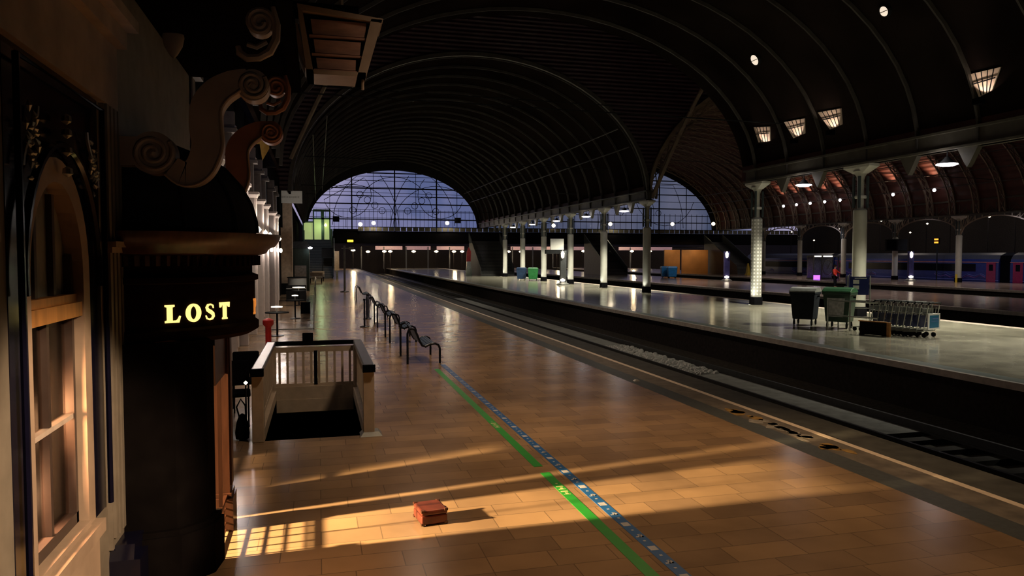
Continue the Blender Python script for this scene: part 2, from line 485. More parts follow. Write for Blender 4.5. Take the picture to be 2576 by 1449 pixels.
# island platform with the white columns
struct('floor_island', MB().box(13.75, 23.1, Y0, Y1, -0.16, 0), 'island_paving')
struct('trim_5', MB().box(13.32, 13.75, Y0, Y1, -0.16, 0.001), 'coping_teal')
struct('wall_island', MB().box(13.5, 23.4, Y0, Y1, ZB, -0.16), 'brick_dark')
struct('trim_6', MB().box(13.2, 13.32, Y0, Y1, -0.14, 0.004), 'edge_pale')
struct('trim_7', MB().box(23.1, 23.6, Y0, Y1, -0.16, 0.002), 'edge_pale')
struct('floor_third', MB().box(30.3, 39.6, Y0, Y1, -0.16, 0), 'far_paving')
struct('trim_8', MB().box(29.9, 30.3, Y0, Y1, -0.16, 0.003), 'edge_pale')
struct('trim_9', MB().box(39.6, 40.0, Y0, Y1, -0.16, 0.003), 'coping_grey')
struct('wall_third', MB().box(30.1, 39.8, Y0, Y1, ZB, -0.16), 'brick_dark')
struct('floor_fourth', MB().box(48.7, 61.0, Y0, Y1, -0.16, 0), 'far_paving')
struct('trim_10', MB().box(48.3, 48.7, Y0, Y1, -0.16, 0.003), 'edge_pale')
struct('wall_fourth', MB().box(48.5, 60.9, Y0, Y1, ZB, -0.16), 'brick_dark')
tr = MB().box(-9, 130, Y0, Y1, -1.5, -1.12)
struct('floor_trackbed', tr, 'ballast')
def track(x, label):
    t = thing('railway_track', label, 'railway track', (x, 40, -1.12))
    for sx in (-0.72, 0.72):
        r = MB().box(sx - 0.035, sx + 0.035, -49, 108, 0.1, 0.26).box(sx - 0.07, sx + 0.07, -49, 108, 0.08, 0.12)
        obj('rail', r, 'rail_steel', t)
    sl = MB()
    y = -45.0
    while y < 60: sl.box(-1.25, 1.25, y, y + 0.25, -0.02, 0.085); y += 0.72
    obj('sleeper', sl, 'sleeper', t)['kind'] = 'stuff'
    return t
track(11.0, 'steel railway track beside the near tiled platform edge')
track(26.8, 'dark railway track between the white columned platform and the next one')
track(44.2, 'distant railway track this side of the platform with the parked train')
track(63.0, 'railway track under the blue parked train')
# grey walkway slab between the near rails with white debris
o = obj('track_slab', MB().box(10.45, 11.55, 12, 24.5, -1.1, -0.99).box(10.45, 11.55, 25, 60, -1.1, -1.0), 'slab_grey')
tag(o, 'pale grey slab walkway lying between the near rails', 'slab')
db = MB()
for i in range(420):
    y = 19.5 + random.random() ** 1.5 * 7; x = 10.5 + random.random() * 1.0
    r = 0.02 + random.random() * 0.05
    db.taper(x, y, -0.99, -0.99 + r, r * 2.6, r * 2, r * 1.2, r)
tag(obj('track_debris', db, 'litter'), 'scatter of white litter on the slab between the rails', 'litter', kind='stuff')
pt = MB()
tag(obj('litter_scrap', MB().taper(6.12, 13.55, 0.001, 0.03, 0.12, 0.1, 0.05, 0.06), 'litter'), 'small white scrap lying on the platform edge strip', 'litter')

# faded writing worn off at the platform edge: only patches are left
wr = MB(); ww = MB()
def worn(mb, y0, y1, n):
    for i in range(n):
        y = y0 + (y1 - y0) * random.random(); x = 6.34 + 0.2 * random.random()
        a = 0.05 + 0.1 * random.random(); b = 0.06 + 0.16 * random.random()
        pts = [(x + a * math.cos(k * PI / 4) * (0.6 + 0.5 * random.random()), y + b * math.sin(k * PI / 4) * (0.6 + 0.5 * random.random())) for k in range(8)]
        mb.prism(pts, 'z', 0.0, 0.0035)
worn(wr, 9.9, 10.9, 7); worn(ww, 8.4, 9.8, 16); wr2 = MB(); worn(wr2, 7.9, 8.3, 5)
t = thing('worn_marking', 'worn yellow and white lettering patches beside the platform edge line', 'floor marking', (0, 0, 0))
obj('yellow_stain', wr, 'worn_yellow', t); obj('orange_stain', wr2, 'worn_yellow', t); obj('white_stain', ww, 'worn_white', t)

# ------------------------------------------------------------------ floor tapes
GW = 0.055
tg = thing('floor_tape', 'green floor tape with a break, running beside the blue tape', 'floor tape', (2.5, 10, 0))
obj('tape_strip', MB().box(-GW, GW, -1.7, 6.1, 0, 0.003).box(-GW, GW, -5.6, -1.95, 0, 0.003), 'tape_green', tg)
mk = MB()
for yb in (-2.42, 0.7):
    for i in range(5):
        yy = yb - i * 0.085
        if i in (1, 3): mk.box(-0.038, 0.038, yy, yy + 0.035, 0.003, 0.0045)
        elif i == 0: mk.box(-0.012, 0.012, yy + 0.02, yy + 0.045, 0.003, 0.0045)
        else:
            mk.box(-0.038, 0.038, yy, yy + 0.015, 0.003, 0.0045); mk.box(-0.01, 0.02, yy + 0.015, yy + 0.06, 0.003, 0.0045)
obj('lettering_print', mk, 'tape_mark_green', tg)['kind'] = 'stuff'
tb = thing('floor_tape', 'blue floor tape with pale repeated marks', 'floor tape', (2.74, 10, 0))
obj('tape_strip', MB().box(-GW, GW, -5.6, 6.8, 0, 0.003), 'tape_blue', tb)
mk = MB()
y = -5.5
while y < 6.7:
    mk.box(-0.036, 0.036, y, y + 0.09, 0.003, 0.0045)                      # square
    mk.box(-0.012, 0.012, y + 0.2, y + 0.225, 0.003, 0.0045)               # dot
    yy = y + 0.3                                                           # small P-like mark
    mk.box(-0.036, 0.036, yy, yy + 0.022, 0.003, 0.0045).box(0.0, 0.036, yy + 0.05, yy + 0.068, 0.003, 0.0045)
    mk.box(0.018, 0.036, yy, yy + 0.065, 0.003, 0.0045).box(-0.006, 0.008, yy, yy + 0.065, 0.003, 0.0045)
    mk.box(-0.012, 0.012, y + 0.46, y + 0.485, 0.003, 0.0045)
    y += 0.58
obj('lettering_print', mk, 'tape_mark', tb)['kind'] = 'stuff'

# ------------------------------------------------------------------ walls of the shed
XL, XC, XR = -1.6, 21.6, 58.0          # wall line, first and second column rows
ZS = 6.35                              # springing
lw = MB()
lw.box(-2.6, -2.3, 9.6, 125, -1.3, 7.2)
struct('wall_left', lw, 'wall_dark')
struct('wall_back', MB().box(-9, 90, Y0 - 0.3, Y0, -1.5, 22), 'wall_dark')
struct('wall_right', MB().box(72.0, 72.4, Y0, YE0, -1.5, 22), 'brick_dark')
struct('wall_left_upper', MB().box(-9.3, -9, Y0, Y1, -1.5, 22), 'wall_dark')

def ell(cx, a, zs, b, n=28, a0=0.0, a1=PI):
    return [(cx - a * math.cos(a0 + (a1 - a0) * i / n), zs + b * math.sin(a0 + (a1 - a0) * i / n)) for i in range(n + 1)]
C1, A1 = (XL + XC) / 2, (XC - XL) / 2
C2, A2 = (XC + XR) / 2, (XR - XC) / 2
B1F, B1N, B2 = 8.8, 7.6, 10.6
T0, T1 = 34.6, 46.2                     # crossing
YE = 100.0
def vault(name, cx, a, b, y0, y1, mt, t=0.12):
    o_ = ell(cx, a + t, ZS, b + t, 40); i_ = ell(cx, a, ZS, b, 40)
    return struct(name, MB().strip(o_, i_, 'y', y0, y1), mt, smooth=True)
v1 = vault('ceiling_far', C1, A1, B1F, T1, YE, 'shed_cladding')
v2 = vault('ceiling_near', C1, A1, B1N, Y0, T0, 'shed_cladding')
v3 = vault('ceiling_second', C2, A2, B2, T1, YE, 'roof_red')
v4 = vault('ceiling_second_near', C2, A2, B2, Y0, T0, 'roof_red')
struct('ceiling_crossing', MB().box(-9, 72, T0 - 0.2, T1 + 0.2, 19.5, 19.8), 'shed_cladding')
struct('ceiling_outer', MB().box(XR, 72, Y0, YE0, 12.0, 12.3), 'shed_cladding')
# gable wall above the crossing with slatted louvres
def gable(name, y0, y1, b1, mt):
    g = MB()
    def col_top(x):
        z = ZS - 0.0
        if XL < x < XC: z = ZS + b1 * math.sqrt(max(0, 1 - ((x - C1) / A1) ** 2))
        elif XC < x < XR: z = ZS + B2 * math.sqrt(max(0, 1 - ((x - C2) / A2) ** 2))
        return z + 0.05
    xs = [-9, XL - 0.01]
    for c, a in ((C1, A1), (C2, A2)):
        xs += [c - a * math.cos(PI * i / 48) for i in range(49)]
    xs.append(72)
    for i in range(len(xs) - 1):
        za, zb = col_top(xs[i]), col_top(xs[i + 1])
        if xs[i] >= XR - 0.01: za = zb = ZS + 5.7
        g.add([(xs[i], y0, za), (xs[i + 1], y0, zb), (xs[i + 1], y0, 19.5), (xs[i], y0, 19.5), (xs[i], y1, za), (xs[i + 1], y1, zb), (xs[i + 1], y1, 19.5), (xs[i], y1, 19.5)],
              [(0, 1, 2, 3), (7, 6, 5, 4), (0, 4, 5, 1)])
    return struct(name, g, mt)
gable('wall_gable_far', T1, T1 + 0.2, B1F, 'louver_purple')
gable('wall_gable_near', T0 - 0.2, T0, B1N, 'wall_dark')

# ribs: shallow arched I-girders, one mesh copied along the shed
def rib_mesh(name, cx, a, b, mt, deep, width, n=30, parent=None, y=0.0, zigzag=False):
    m = MB()
    o_ = ell(cx, a - 0.02, ZS, b - 0.02, n); i_ = ell(cx, a - deep, ZS, b - deep, n)
    if zigzag:
        o2 = ell(cx, a - 0.14, ZS, b - 0.14, n); i2 = ell(cx, a - deep + 0.12, ZS, b - deep + 0.12, n)
        m.strip(o_, o2, 'y', -width / 2, width / 2); m.strip(i2, i_, 'y', -width / 2, width / 2)
        for i in range(n):
            A = (o2[i][0], 0, o2[i][1]); B = (i2[i + 1][0], 0, i2[i + 1][1]); Cc = (i2[i][0], 0, i2[i][1]); D = (o2[i + 1][0], 0, o2[i + 1][1])
            m.bar(A, B, 0.07, 0.05); m.bar(Cc, D, 0.07, 0.05)
    else:
        m.strip(o_, i_, 'y', -0.03, 0.03)
        i3 = ell(cx, a - deep + 0.05, ZS, b - deep + 0.05, n)
        m.strip(i3, i_, 'y', -width / 2, width / 2)
    o = obj(name, m, mt, parent, smooth=False)
    o.location = (0, y, 0)
    return o
def ribs(parent, cx, a, b, mt, ys, deep, width, zigzag=False):
    first = rib_mesh('rib', cx, a, b, mt, deep, width, parent=parent, y=ys[0], zigzag=zigzag)
    for y in ys[1:]:
        c = first.copy(); COL.objects.link(c); c.location = (0, y, 0)
PITCH = 7.85 / 3
ribs(v1, C1, A1, B1F, 'rib_paint', [T1 + 0.15 + PITCH * i for i in range(21)], 0.17, 0.07)
ribs(v2, C1, A1, B1N, 'rib_paint', [33.3 - PITCH * i for i in range(13)], 0.17, 0.07)
ribs(v3, C2, A2, B2, 'rib_tan', [T1 + 0.15 + PITCH * i for i in range(21)], 0.75, 0.12, True)
ribs(v4, C2, A2, B2, 'rib_tan', [33.3 - PITCH * i for i in range(8)], 0.75, 0.12, True)
# pale moulded rim where the far vault meets the crossing, with curved struts
rim = MB().strip(ell(C1, A1 + 0.1, ZS, B1F + 0.1, 40), ell(C1, A1 - 0.14, ZS, B1F - 0.14, 40), 'y', T1 - 0.25, T1 - 0.05)
struct('trim_11', rim, 'rib_paint')
rim = MB().strip(ell(C2, A2 + 0.1, ZS, B2 + 0.1, 40), ell(C2, A2 - 0.14, ZS, B2 - 0.14, 40), 'y', T1 - 0.25, T1 - 0.05)
struct('trim_12', rim, 'rib_tan')
# crossing ribs springing diagonally from the big crossing column
def diag(name, p0, p1, bow, mt, label):
    pts = []
    for i in range(17):
        u = i / 16
        p = Vector(p0).lerp(Vector(p1), u)
        p.z = p0[2] + (p1[2] - p0[2]) * math.sin(u * PI / 2)
        pts.append(p)
    o = obj(name, MB().tube(pts, 0.13, 6), mt)
    return o
d1 = diag('crossing_rib', (XC + 0.2, 46.0, ZS), (26.5, 40.5, 16.5), 0, 'rib_tan', '')
tag(d1, 'pale curved rib rising from the crossing column toward the louvres', 'roof rib')
d2 = diag('crossing_rib', (XL + 0.1, 45.6, 8.2), (4.5, 40.5, 16.2), 0, 'rib_tan', '')
tag(d2, 'pale curved rib rising from the pier above the hanging white sign', 'roof rib')
# tie rods and catenary wires
t = thing('overhead_wires', 'thin dark overhead wires strung across the shed', 'wires', (0, 0, 0))
for (y, z) in ((30.5, 8.9), (40.5, 11.4), (52, 9.2), (60, 8.0), (68, 10.4), (76, 8.6), (84, 9.6), (92, 8.2), (96, 7.4)):
    obj('wire', MB().bar((XL, y, z), (XC, y, z - 0.25), 0.045), 'iron_dark', t)
for (y, z) in ((36, 7.7), (52, 7.9), (68, 7.9)):
    obj('wire', MB().bar((XC, y, z + 2), (XR, y, z + 1.2), 0.05), 'rib_paint', t)
purl = MB()
# purlins along the far vault (thin, following the barrel)
for ang in (24, 33, 147, 156):
    a = math.radians(ang); x = C1 - (A1 - 0.42) * math.cos(a); z = ZS + (B1F - 0.42) * math.sin(a)
    purl.bar((x, T1, z), (x, YE, z), 0.06)
for ang in (150, 158, 165):
    a = math.radians(ang); x = C2 - (A2 - 0.78) * math.cos(a); z = ZS + (B2 - 0.78) * math.sin(a)
    purl.bar((x, 12, z), (x, T0, z), 0.07); purl.bar((x, T1, z), (x, YE, z), 0.07)
struct('trim_13', purl, 'rib_paint')

# ------------------------------------------------------------------ end screens (glazed gables at the far end)
def screen(idx, cx, a, b, win_a, win_b, zb, label_y):
    # dark surround between vault and window
    top = ell(cx, a, ZS, b, 40); inn = ell(cx, win_a, ZS - 0.2, win_b, 40)
    r = struct('window_%d' % idx, MB().strip(top, inn, 'y', YE - 0.1, YE + 0.2), 'wall_dark')
    fr = MB()
    def zt(x): return ZS - 0.2 + win_b * math.sqrt(max(0, 1 - ((x - cx) / win_a) ** 2))
    bars = MB()
    n = 8
    for i in range(1, n):
        x = cx - win_a + 2 * win_a * i / n
        wv = 0.16 if i in (2, 4, 6) else 0.05
        bars.box(x - wv / 2, x + wv / 2, YE - 0.12, YE + 0.02, zb, zt(x))
    for k in range(1, 40):
        x = cx - win_a + 2 * win_a * k / 40
        bars.box(x - 0.018, x + 0.018, YE - 0.06, YE, zb, min(zt(x), 8.6))
    z = zb + 0.9
    j = 0
    while z < ZS - 0.2 + win_b - 0.2:
        u = max(0, (z - (ZS - 0.2)) / win_b)
        hw = win_a * math.sqrt(max(0, 1 - u * u))
        th = 0.14 if j % 2 == 1 else 0.07
        bars.box(cx - hw, cx + hw, YE - 0.1, YE, z - th / 2, z + th / 2)
        z += 1.02; j += 1
    obj('glazing_bar', bars, 'bridge_dark', r)
    tra = MB()
    def arc(c0, c1, r0, s0, s1):
        pts = [(c0 + r0 * math.cos(s0 + (s1 - s0) * i / 24), YE - 0.15, c1 + r0 * math.sin(s0 + (s1 - s0) * i / 24)) for i in range(25)]
        pts = [p for p in pts if p[2] < zt(p[0]) and abs(p[0] - cx) < win_a and p[2] > zb]
        if len(pts) > 2: tra.tube(pts, 0.04, 5)
    q = win_a / 2
    for c in (-1, 1):
        arc(cx + c * q, ZS - 0.4, q * 1.05, 0, PI)
        arc(cx + c * q * 1.1, ZS + win_b * 0.55, q * 0.55, 0, 2 * PI)
        arc(cx + c * q * 2.0, ZS - 0.4, q * 2.1, 0, PI)
        for k in range(5):
            arc(cx + c * q * (0.3 + 0.17 * k), ZS + win_b * (0.12 + 0.09 * (k % 4)) + 1.2, 0.42, 0, 2 * PI)
    arc(cx, ZS + 0.2, win_a * 0.72, 0, PI)
    arc(cx, ZS + win_b * 0.2, q * 0.9, 0, PI)
    obj('tracery', tra, 'bridge_dark', r)
    pane = [(cx - win_a, zb)] + inn + [(cx + win_a, zb)]
    obj('glass', MB().prism(pane, 'y', YE + 0.02, YE + 0.05), 'pane_sky' if idx == 1 else 'pane_dim', r)
    # jambs below the springing
    return r
screen(1, C1, A1, B1F, A1 - 0.35, B1F - 1.1, 5.4, 0)
screen(2, C2, A2, B2, A2 - 0.7, B2 - 0.9, 5.4, 0)

# ------------------------------------------------------------------ iron columns
def column_proto(studded, plain, loc, label, group):
    t = thing('iron_column', label, 'column', loc, group=group)
    sh = 'column_studded' if studded else ('column_grey' if plain else 'column_white')
    obj('plinth', MB().lathe([(0.33, 0), (0.33, 0.36), (0.3, 0.4)], 8), 'plinth_black', t)
    obj('shaft', MB().lathe([(0.27, 0.36), (0.27, 4.35), (0.2, 4.42)], 24), sh, t, True)
    obj('upper_shaft', MB().lathe([(0.13, 4.38), (0.13, 5.6), (0.17, 5.75), (0.3, 5.95)], 16), 'column_grey', t, True)
    obj('collar', MB().lathe([(0.22, 4.84), (0.24, 4.9), (0.22, 4.96)], 16), 'column_white', t, True)
    obj('capital', MB().taper(0, 0, 5.85, 6.1, 0.3, 0.5, 0.5, 1.5).box(-0.25, 0.25, -0.75, 0.75, 6.1, 6.2), 'column_white', t)
    pn = MB()
    for sy in (-1, 1):
        for sx in (-1, 1):
            pn.box(sx * 0.2 - 0.035, sx * 0.2 + 0.035, sy * 0.16 - 0.05, sy * 0.16 + 0.05, 4.45, 5.75)
    obj('cable_duct', pn, 'iron_teal', t)
    return t
R1 = [25.9, 33.3, 46.3, 54.1, 62.0, 70.0, 77.8, 85.7]
lab1 = ['plain pale grey column standing behind the blue sign board and trolleys',
        'studded white column glowing at its foot, standing beside the two large bins',
        'white column at the crossing, where pale curved ribs spring, first past the studded one',
        'white column on the middle platform, second past the studded one',
        'white column beside the lit totem and square notice board',
        'white column on the middle platform, next one past the totem',
        'white column rising behind the small green and blue bins',
        'brownish farthest column beyond the green and blue bins, next to the grey stair']
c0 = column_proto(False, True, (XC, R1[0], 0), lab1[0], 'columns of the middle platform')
cs = column_proto(True, False, (XC, R1[1], 0), lab1[1], 'columns of the middle platform')
cw = column_proto(False, False, (XC, R1[2], 0), lab1[2], 'columns of the middle platform')
for y, l in zip(R1[3:], lab1[3:]):
    dup(cw, (XC, y, 0), label=l)
R2 = [48.6, 56.4, 64.3, 72.1, 80.0, 87.8]
lab2 = ['slim pale column standing by the dark gap between the train coaches',
        'pale column with a yellow strip at its black foot, before the blue train',
        'pinkish column carrying a dark box, before the blue train',
        'slim pale column seen past the person in the red jacket',
        'slim pale column beside the glazed kiosk with purple lights',
        'distant slim column between the studded column and the kiosk']
for i, (y, l) in enumerate(zip(R2, lab2)):
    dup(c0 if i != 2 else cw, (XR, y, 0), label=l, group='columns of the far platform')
tag(obj('edge_strip', MB().box(57.55, 57.65, 56.15, 56.3, 0, 0.75), 'cone_yellow'), 'yellow strip post at the foot of the column before the train', 'strip')

# arcade girders
def girder(x, segs, label, lattice):
    t = thing('arcade_girder', label, 'girder', (x, 0, ZS - 0.15))
    for (a, b) in segs:
        if not lattice:
            obj('beam', MB().box(-0.12, 0.12, a, b, 0, 0.62).box(-0.28, 0.28, a, b, 0, 0.08).box(-0.28, 0.28, a, b, 0.6, 0.68), 'girder_paint', t)
        else:
            obj('chord', MB().box(-0.2, 0.2, a, b, 0, 0.14), 'girder_paint', t)
            obj('chord', MB().box(-0.2, 0.2, a, b, 1.3, 1.45), 'girder_paint', t)
            lt = MB(); y = a
            while y < b - 0.1:
                y2 = min(b, y + 1.3)
                lt.bar((0, y, 0.14), (0, y2, 1.3), 0.09, 0.06); lt.bar((0, y2, 0.14), (0, y, 1.3), 0.09, 0.06)
                lt.box(-0.06, 0.06, y - 0.05, y + 0.05, 0.1, 1.35)
                y = y2
            obj('lattice', lt, 'girder_paint', t)
    return t
g1 = girder(XC, [(-8.5, 34.2), (45.9, 99.5)], 'long pale girder resting on the middle platform columns, lamps beneath', False)
for s0 in (R1[0] - 7.85, R1[0], R1[1] - 0.0, R1[2], R1[3], R1[4], R1[5], R1[6], R1[7]):
    for k in (1, 2):
        y = s0 + PITCH * k
        if 34.2 < y < 46 or y > 99: continue
        b = MB().prism([(y - 0.42, 0), (y + 0.42, 0), (y + 0.1, -0.55), (y, -0.68), (y - 0.1, -0.55)], 'x', -0.1, 0.1)
        obj('bracket', b, 'girder_paint', g1)
girder(XR, [(20, 99.5)], 'lattice girder on the far platform columns above the blue train', True)
# decorative spandrel arches under the far lattice girder
for i in range(len(R2) - 1):
    ya, yb = R2[i], R2[i + 1]; c = (ya + yb) / 2; hw = (yb - ya) / 2 - 0.15
    m = MB()
    o_ = [(c - hw + 2 * hw * k / 20, ZS - 0.15) for k in range(21)]
    i_ = [(c - hw * math.cos(PI * k / 20), ZS - 1.9 + 1.6 * math.sin(PI * k / 20)) for k in range(21)]
    i_ = [(o_[k][0], ZS - 1.9 + 1.62 * math.sqrt(max(0, 1 - ((o_[k][0] - c) / hw) ** 2))) for k in range(21)]
    for k in range(21):
        if k % 2 == 0: m.bar((XR, o_[k][0], o_[k][1]), (XR, i_[k][0], i_[k][1]), 0.07, 0.07)
    m.tube([(XR, p[0], p[1]) for p in i_], 0.07, 5)
    for k in range(0, 20):
        if i_[k][1] < ZS - 0.5: m.bar((XR, o_[k][0], o_[k][1] - 0.1), (XR, i_[k + 1][0], i_[k + 1][1]), 0.05, 0.05)
    tag(obj('spandrel_arch', m, 'rib_tan'), 'open metalwork arch under the lattice girder above the train', 'arch', 'metalwork arches under the lattice girder')

# ------------------------------------------------------------------ lamps under the first girder
def disc_lamp(loc, label, group, r=0.36):
    t = thing('pendant_lamp', label, 'lamp', loc, group=group)
    obj('shade', MB().lathe([(0.06, 0.3), (0.12, 0.22), (r * 0.6, 0.12), (r * 0.9, 0.04)], 18), 'iron_dark', t, True)
    obj('diffuser', MB().lathe([(0.0, -0.04), (r * 0.6, -0.03), (r, 0.02), (r * 0.95, 0.05)], 18), 'lamp_white', t, True)
    obj('hanger', MB().tube([(0, 0, 0.28), (0, 0, 0.5)], 0.02, 6), 'iron_dark', t)
    return t
LY = [(21.6, 'large round white lamp hanging past the plain grey column'),
      (29.6, 'round white lamp hanging between the plain and the studded columns'),
      (50.2, 'round white lamp under the girder just past the crossing column'),
      (58.1, 'round white lamp under the girder, second past the crossing column'),
      (66.0, 'round white lamp under the girder, third past the crossing column'),
      (73.9, 'small far lamp under the girder near the green bins'),
      (81.8, 'farthest small lamp under the girder by the grey stair')]
p = None
for y, l in LY:
    if p is None: p = disc_lamp((XC, y, 5.7), l, 'lamps under the middle platform girder')
    else: dup(p, (XC, y, 5.7), label=l)
    lamp('girder_lamp_light', 'SPOT', (XC, y, 5.6), 3200, (1.0, 0.93, 0.72), 0.3, (XC - 0.6, y, 0), 122, 0.6)
    lamp('girder_lamp_spill', 'POINT', (XC - 0.5, y, 5.9), 12, (1.0, 0.9, 0.85), 0.2)
for y in (13.8, 6.0): lamp('girder_lamp_light', 'SPOT', (XC, y, 5.6), 2600, (1.0, 0.93, 0.76), 0.3, (XC - 2.2, y, 0), 84, 0.5)  # fixtureless repeats out of view, added to brighten the platform
# recessed uplights at the feet of the columns
up = None
for i, y in enumerate(R1[1:8]):
    if i == 0: pw = 75
    else: pw = 42
    loc = (XC - 0.55, y - 0.28, 0.0)
    if up is None:
        up = thing('floor_uplight', 'small round uplight set in the floor at a white column foot', 'uplight', loc, group='uplights at the column feet')
        obj('housing', MB().lathe([(0.1, 0.0), (0.1, 0.02), (0.075, 0.025)], 14), 'steel_dull', up)
        obj('lens', MB().lathe([(0.0, 0.028), (0.07, 0.024)], 14), 'lamp_soft', up)
    else: dup(up, loc)
    lamp('column_uplight', 'SPOT', (loc[0], loc[1], 0.1), pw, (1.0, 0.98, 0.82), 0.05, (XC - 0.14, y - 0.14, 2.2), 70, 0.5)

# floodlights beneath the second span roof
fp = None
for y in (81.5, 78.9, 76.3, 73.7, 71.1, 63.2, 58.0):
    loc = (56.6, y, 8.7)
    if fp is None:
        fp = thing('floodlight', 'small round white floodlight in the row under the red lit roof trusses', 'floodlight', loc, group='floodlights under the red roof')
        obj('lens', MB().lathe([(0.0, -0.16), (0.1, -0.13), (0.16, 0.0), (0.1, 0.13), (0.0, 0.16)], 12), 'lamp_white', fp, True)
        obj('arm', MB().tube([(0.1, 0, 0), (0.7, 0, 0.1)], 0.03, 6), 'iron_dark', fp)
    else: dup(fp, loc)
    lamp('floodlight_beam', 'SPOT', (56.35, y, 8.9), 850, (1.0, 0.68, 0.45), 0.15, (56.2, y + 0.2, 11.0), 58, 1.0)
# pale sheets painted and cut as floodlight pools on the near vault, lamps below
def vpt(th, y, off=0.0):
    a = math.radians(th)
    return Vector((C1 - (A1 - off) * math.cos(a), y, ZS + (B1N - off) * math.sin(a)))
POOLS = [([(160.8, 32.64), (162.1, 31.43), (167.0, 31.75), (166.5, 32.7)], 'pale sheet shaped as a floodlight pool on the roof, farthest of the three in a row'),
          ([(162.0, 30.28), (162.6, 28.85), (167.4, 29.15), (168.0, 30.0)], 'pale sheet shaped as a floodlight pool on the roof, middle one of the three in a row'),
          ([(162.0, 27.88), (162.7, 26.48), (167.5, 26.7), (168.1, 27.49)], 'pale sheet shaped as a floodlight pool on the roof, nearest of the three in a row'),
          ([(163.2, 20.25), (163.5, 19.1), (168.3, 19.6), (169.1, 20.12)], 'pale sheet shaped as a floodlight pool on the roof alone above the large round lamp')]
for cs, l in POOLS:
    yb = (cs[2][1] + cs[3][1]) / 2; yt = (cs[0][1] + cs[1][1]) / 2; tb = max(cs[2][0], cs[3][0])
    t = thing('light_pool', l, 'roof panel', (0, 0, 0), group='painted floodlight pools')
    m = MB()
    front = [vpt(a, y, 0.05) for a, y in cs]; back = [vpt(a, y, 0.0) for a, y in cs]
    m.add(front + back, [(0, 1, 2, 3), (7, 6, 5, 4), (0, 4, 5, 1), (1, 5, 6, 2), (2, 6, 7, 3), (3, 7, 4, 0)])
    obj('sheet', m, 'pool_pale', t)
    rb = MB()
    for u in (0.2, 0.4, 0.6, 0.8):
        p = front[0].lerp(front[1], u); q = front[3].lerp(front[2], u)
        rb.bar(p, q, 0.03, 0.03)
    rb.bar(front[0].lerp(front[3], 0.45) + Vector((-0.06, 0, 0)), front[1].lerp(front[2], 0.45) + Vector((-0.06, 0, 0)), 0.035)
    obj('batten', rb, 'iron_dark', t)
    fb_ = MB().box(-0.2, 0.05, -0.14, 0.14, -0.1, 0.1)
    f = obj('floodlight_body', fb_, 'black', t); f.location = vpt(tb + 1.3, yb, 0.3)
    src = vpt(tb + 0.3, yb, 0.42); tgt = vpt(164.3, yt, 0.02)
    lamp('light_pool_spot', 'SPOT', src, 42, (1.0, 0.76, 0.6), 0.05, tgt, 100, 0.3)
for th, y, rr, l in ((140.0, 29.3, 0.27, 'round pale roof lamp high among the dark ribs'), (142.0, 21.85, 0.2, 'round pale roof lamp at the top edge of the dark vault')):
    p = vpt(th, y, 0.14); n_ = (Vector((C1, y, ZS)) - p).normalized()
    t = thing('roof_lamp', l, 'lamp', p)
    t.rotation_euler = n_.to_track_quat('Z', 'Y').to_euler()
    obj('disc', MB().lathe([(0.0, 0.05), (rr * 0.7, 0.045), (rr, 0.0)], 20), 'lamp_pale', t, True)
    obj('housing', MB().lathe([(rr + 0.02, 0.02), (rr + 0.02, -0.12), (0.0, -0.14)], 20), 'iron_dark', t, True)
    obj('bar', MB().bar((-rr, 0, 0.07), (rr, 0, 0.07), 0.025), 'iron_dark', t)

# ------------------------------------------------------------------ left side: window wall next to the camera
XW = -1.45
def P(s, z): return (s, z)
w0, w1, zsp = 4.33, 5.22, 2.38            # opening
cw_ = (w0 + w1) / 2; hw = (w1 - w0) / 2
def arch(h, w, spring, n=20, apex=None):
    ap = apex
    return [(cw_ - w * math.cos(PI * i / n), spring + (ap - spring) * math.sin(PI * i / n)) for i in range(n + 1)]
inner = [(w0, 0.76)] + arch(0, hw, zsp, apex=2.92) + [(w1, 0.76)]
outer = [(w0 - 0.12, 0.76)] + arch(0, hw + 0.13, zsp, apex=3.06) + [(w1 + 0.14, 0.76)]
far_o = [(4.05, 0.76)] + [(4.05 + (5.62 - 4.05) * i / 20, 3.55) for i in range(21)] + [(5.62, 0.76)]
# masonry around the opening
wl = MB()
wl.box(XW - 0.5, XW, Y0, 4.05, 0, 7.2)                       # before the window
wl.box(XW - 0.5, XW, 4.05, 5.95, 3.55, 7.2)                   # above
wl.box(XW - 0.5, XW, 4.05, 5.95, 0, 0.76)                     # below
wl.box(XW - 0.5, XW, 5.62, 5.95, 0.76, 3.55)
wl.box(XW - 0.5, XW, 5.95, 7.45, 2.25, 7.2)                   # above the booth opening
wl.box(XW - 0.5, XW, 7.3, 7.9, 0, 2.25)
wl.box(XW - 0.5, XW, 7.9, 9.5, 1.25, 7.2).box(XW - 0.5, XW, 7.45, 7.9, 2.25, 7.2)
wl.box(XW - 0.5, XW, 9.5, 9.62, 0, 7.2)
wl.box(XW - 1.2, XW, 9.5, 9.62, 0, 7.2)
struct('wall_near', wl, 'stone_grey')
wn = struct('window_3', MB().strip(far_o, outer, 'x', XW - 0.3, XW + 0.005), 'gloss_navy')
obj('arch_band', MB().strip(outer, inner, 'x', XW - 0.12, XW + 0.01), 'stone_beige', wn)
mo = MB()
mo.tube([(XW + 0.05, p[0], p[1]) for p in [(w0 - 0.19, 2.3)] + arch(0, hw + 0.2, zsp, apex=3.13) + [(w1 + 0.2, 2.3)]], 0.022, 6)
mo.tube([(XW + 0.05, 4.1, 0.8), (XW + 0.05, 4.1, 3.48), (XW + 0.05, 5.57, 3.48), (XW + 0.05, 5.57, 0.8)], 0.018, 6)
obj('moulding', mo, 'gloss_navy', wn, True)
orn = MB()
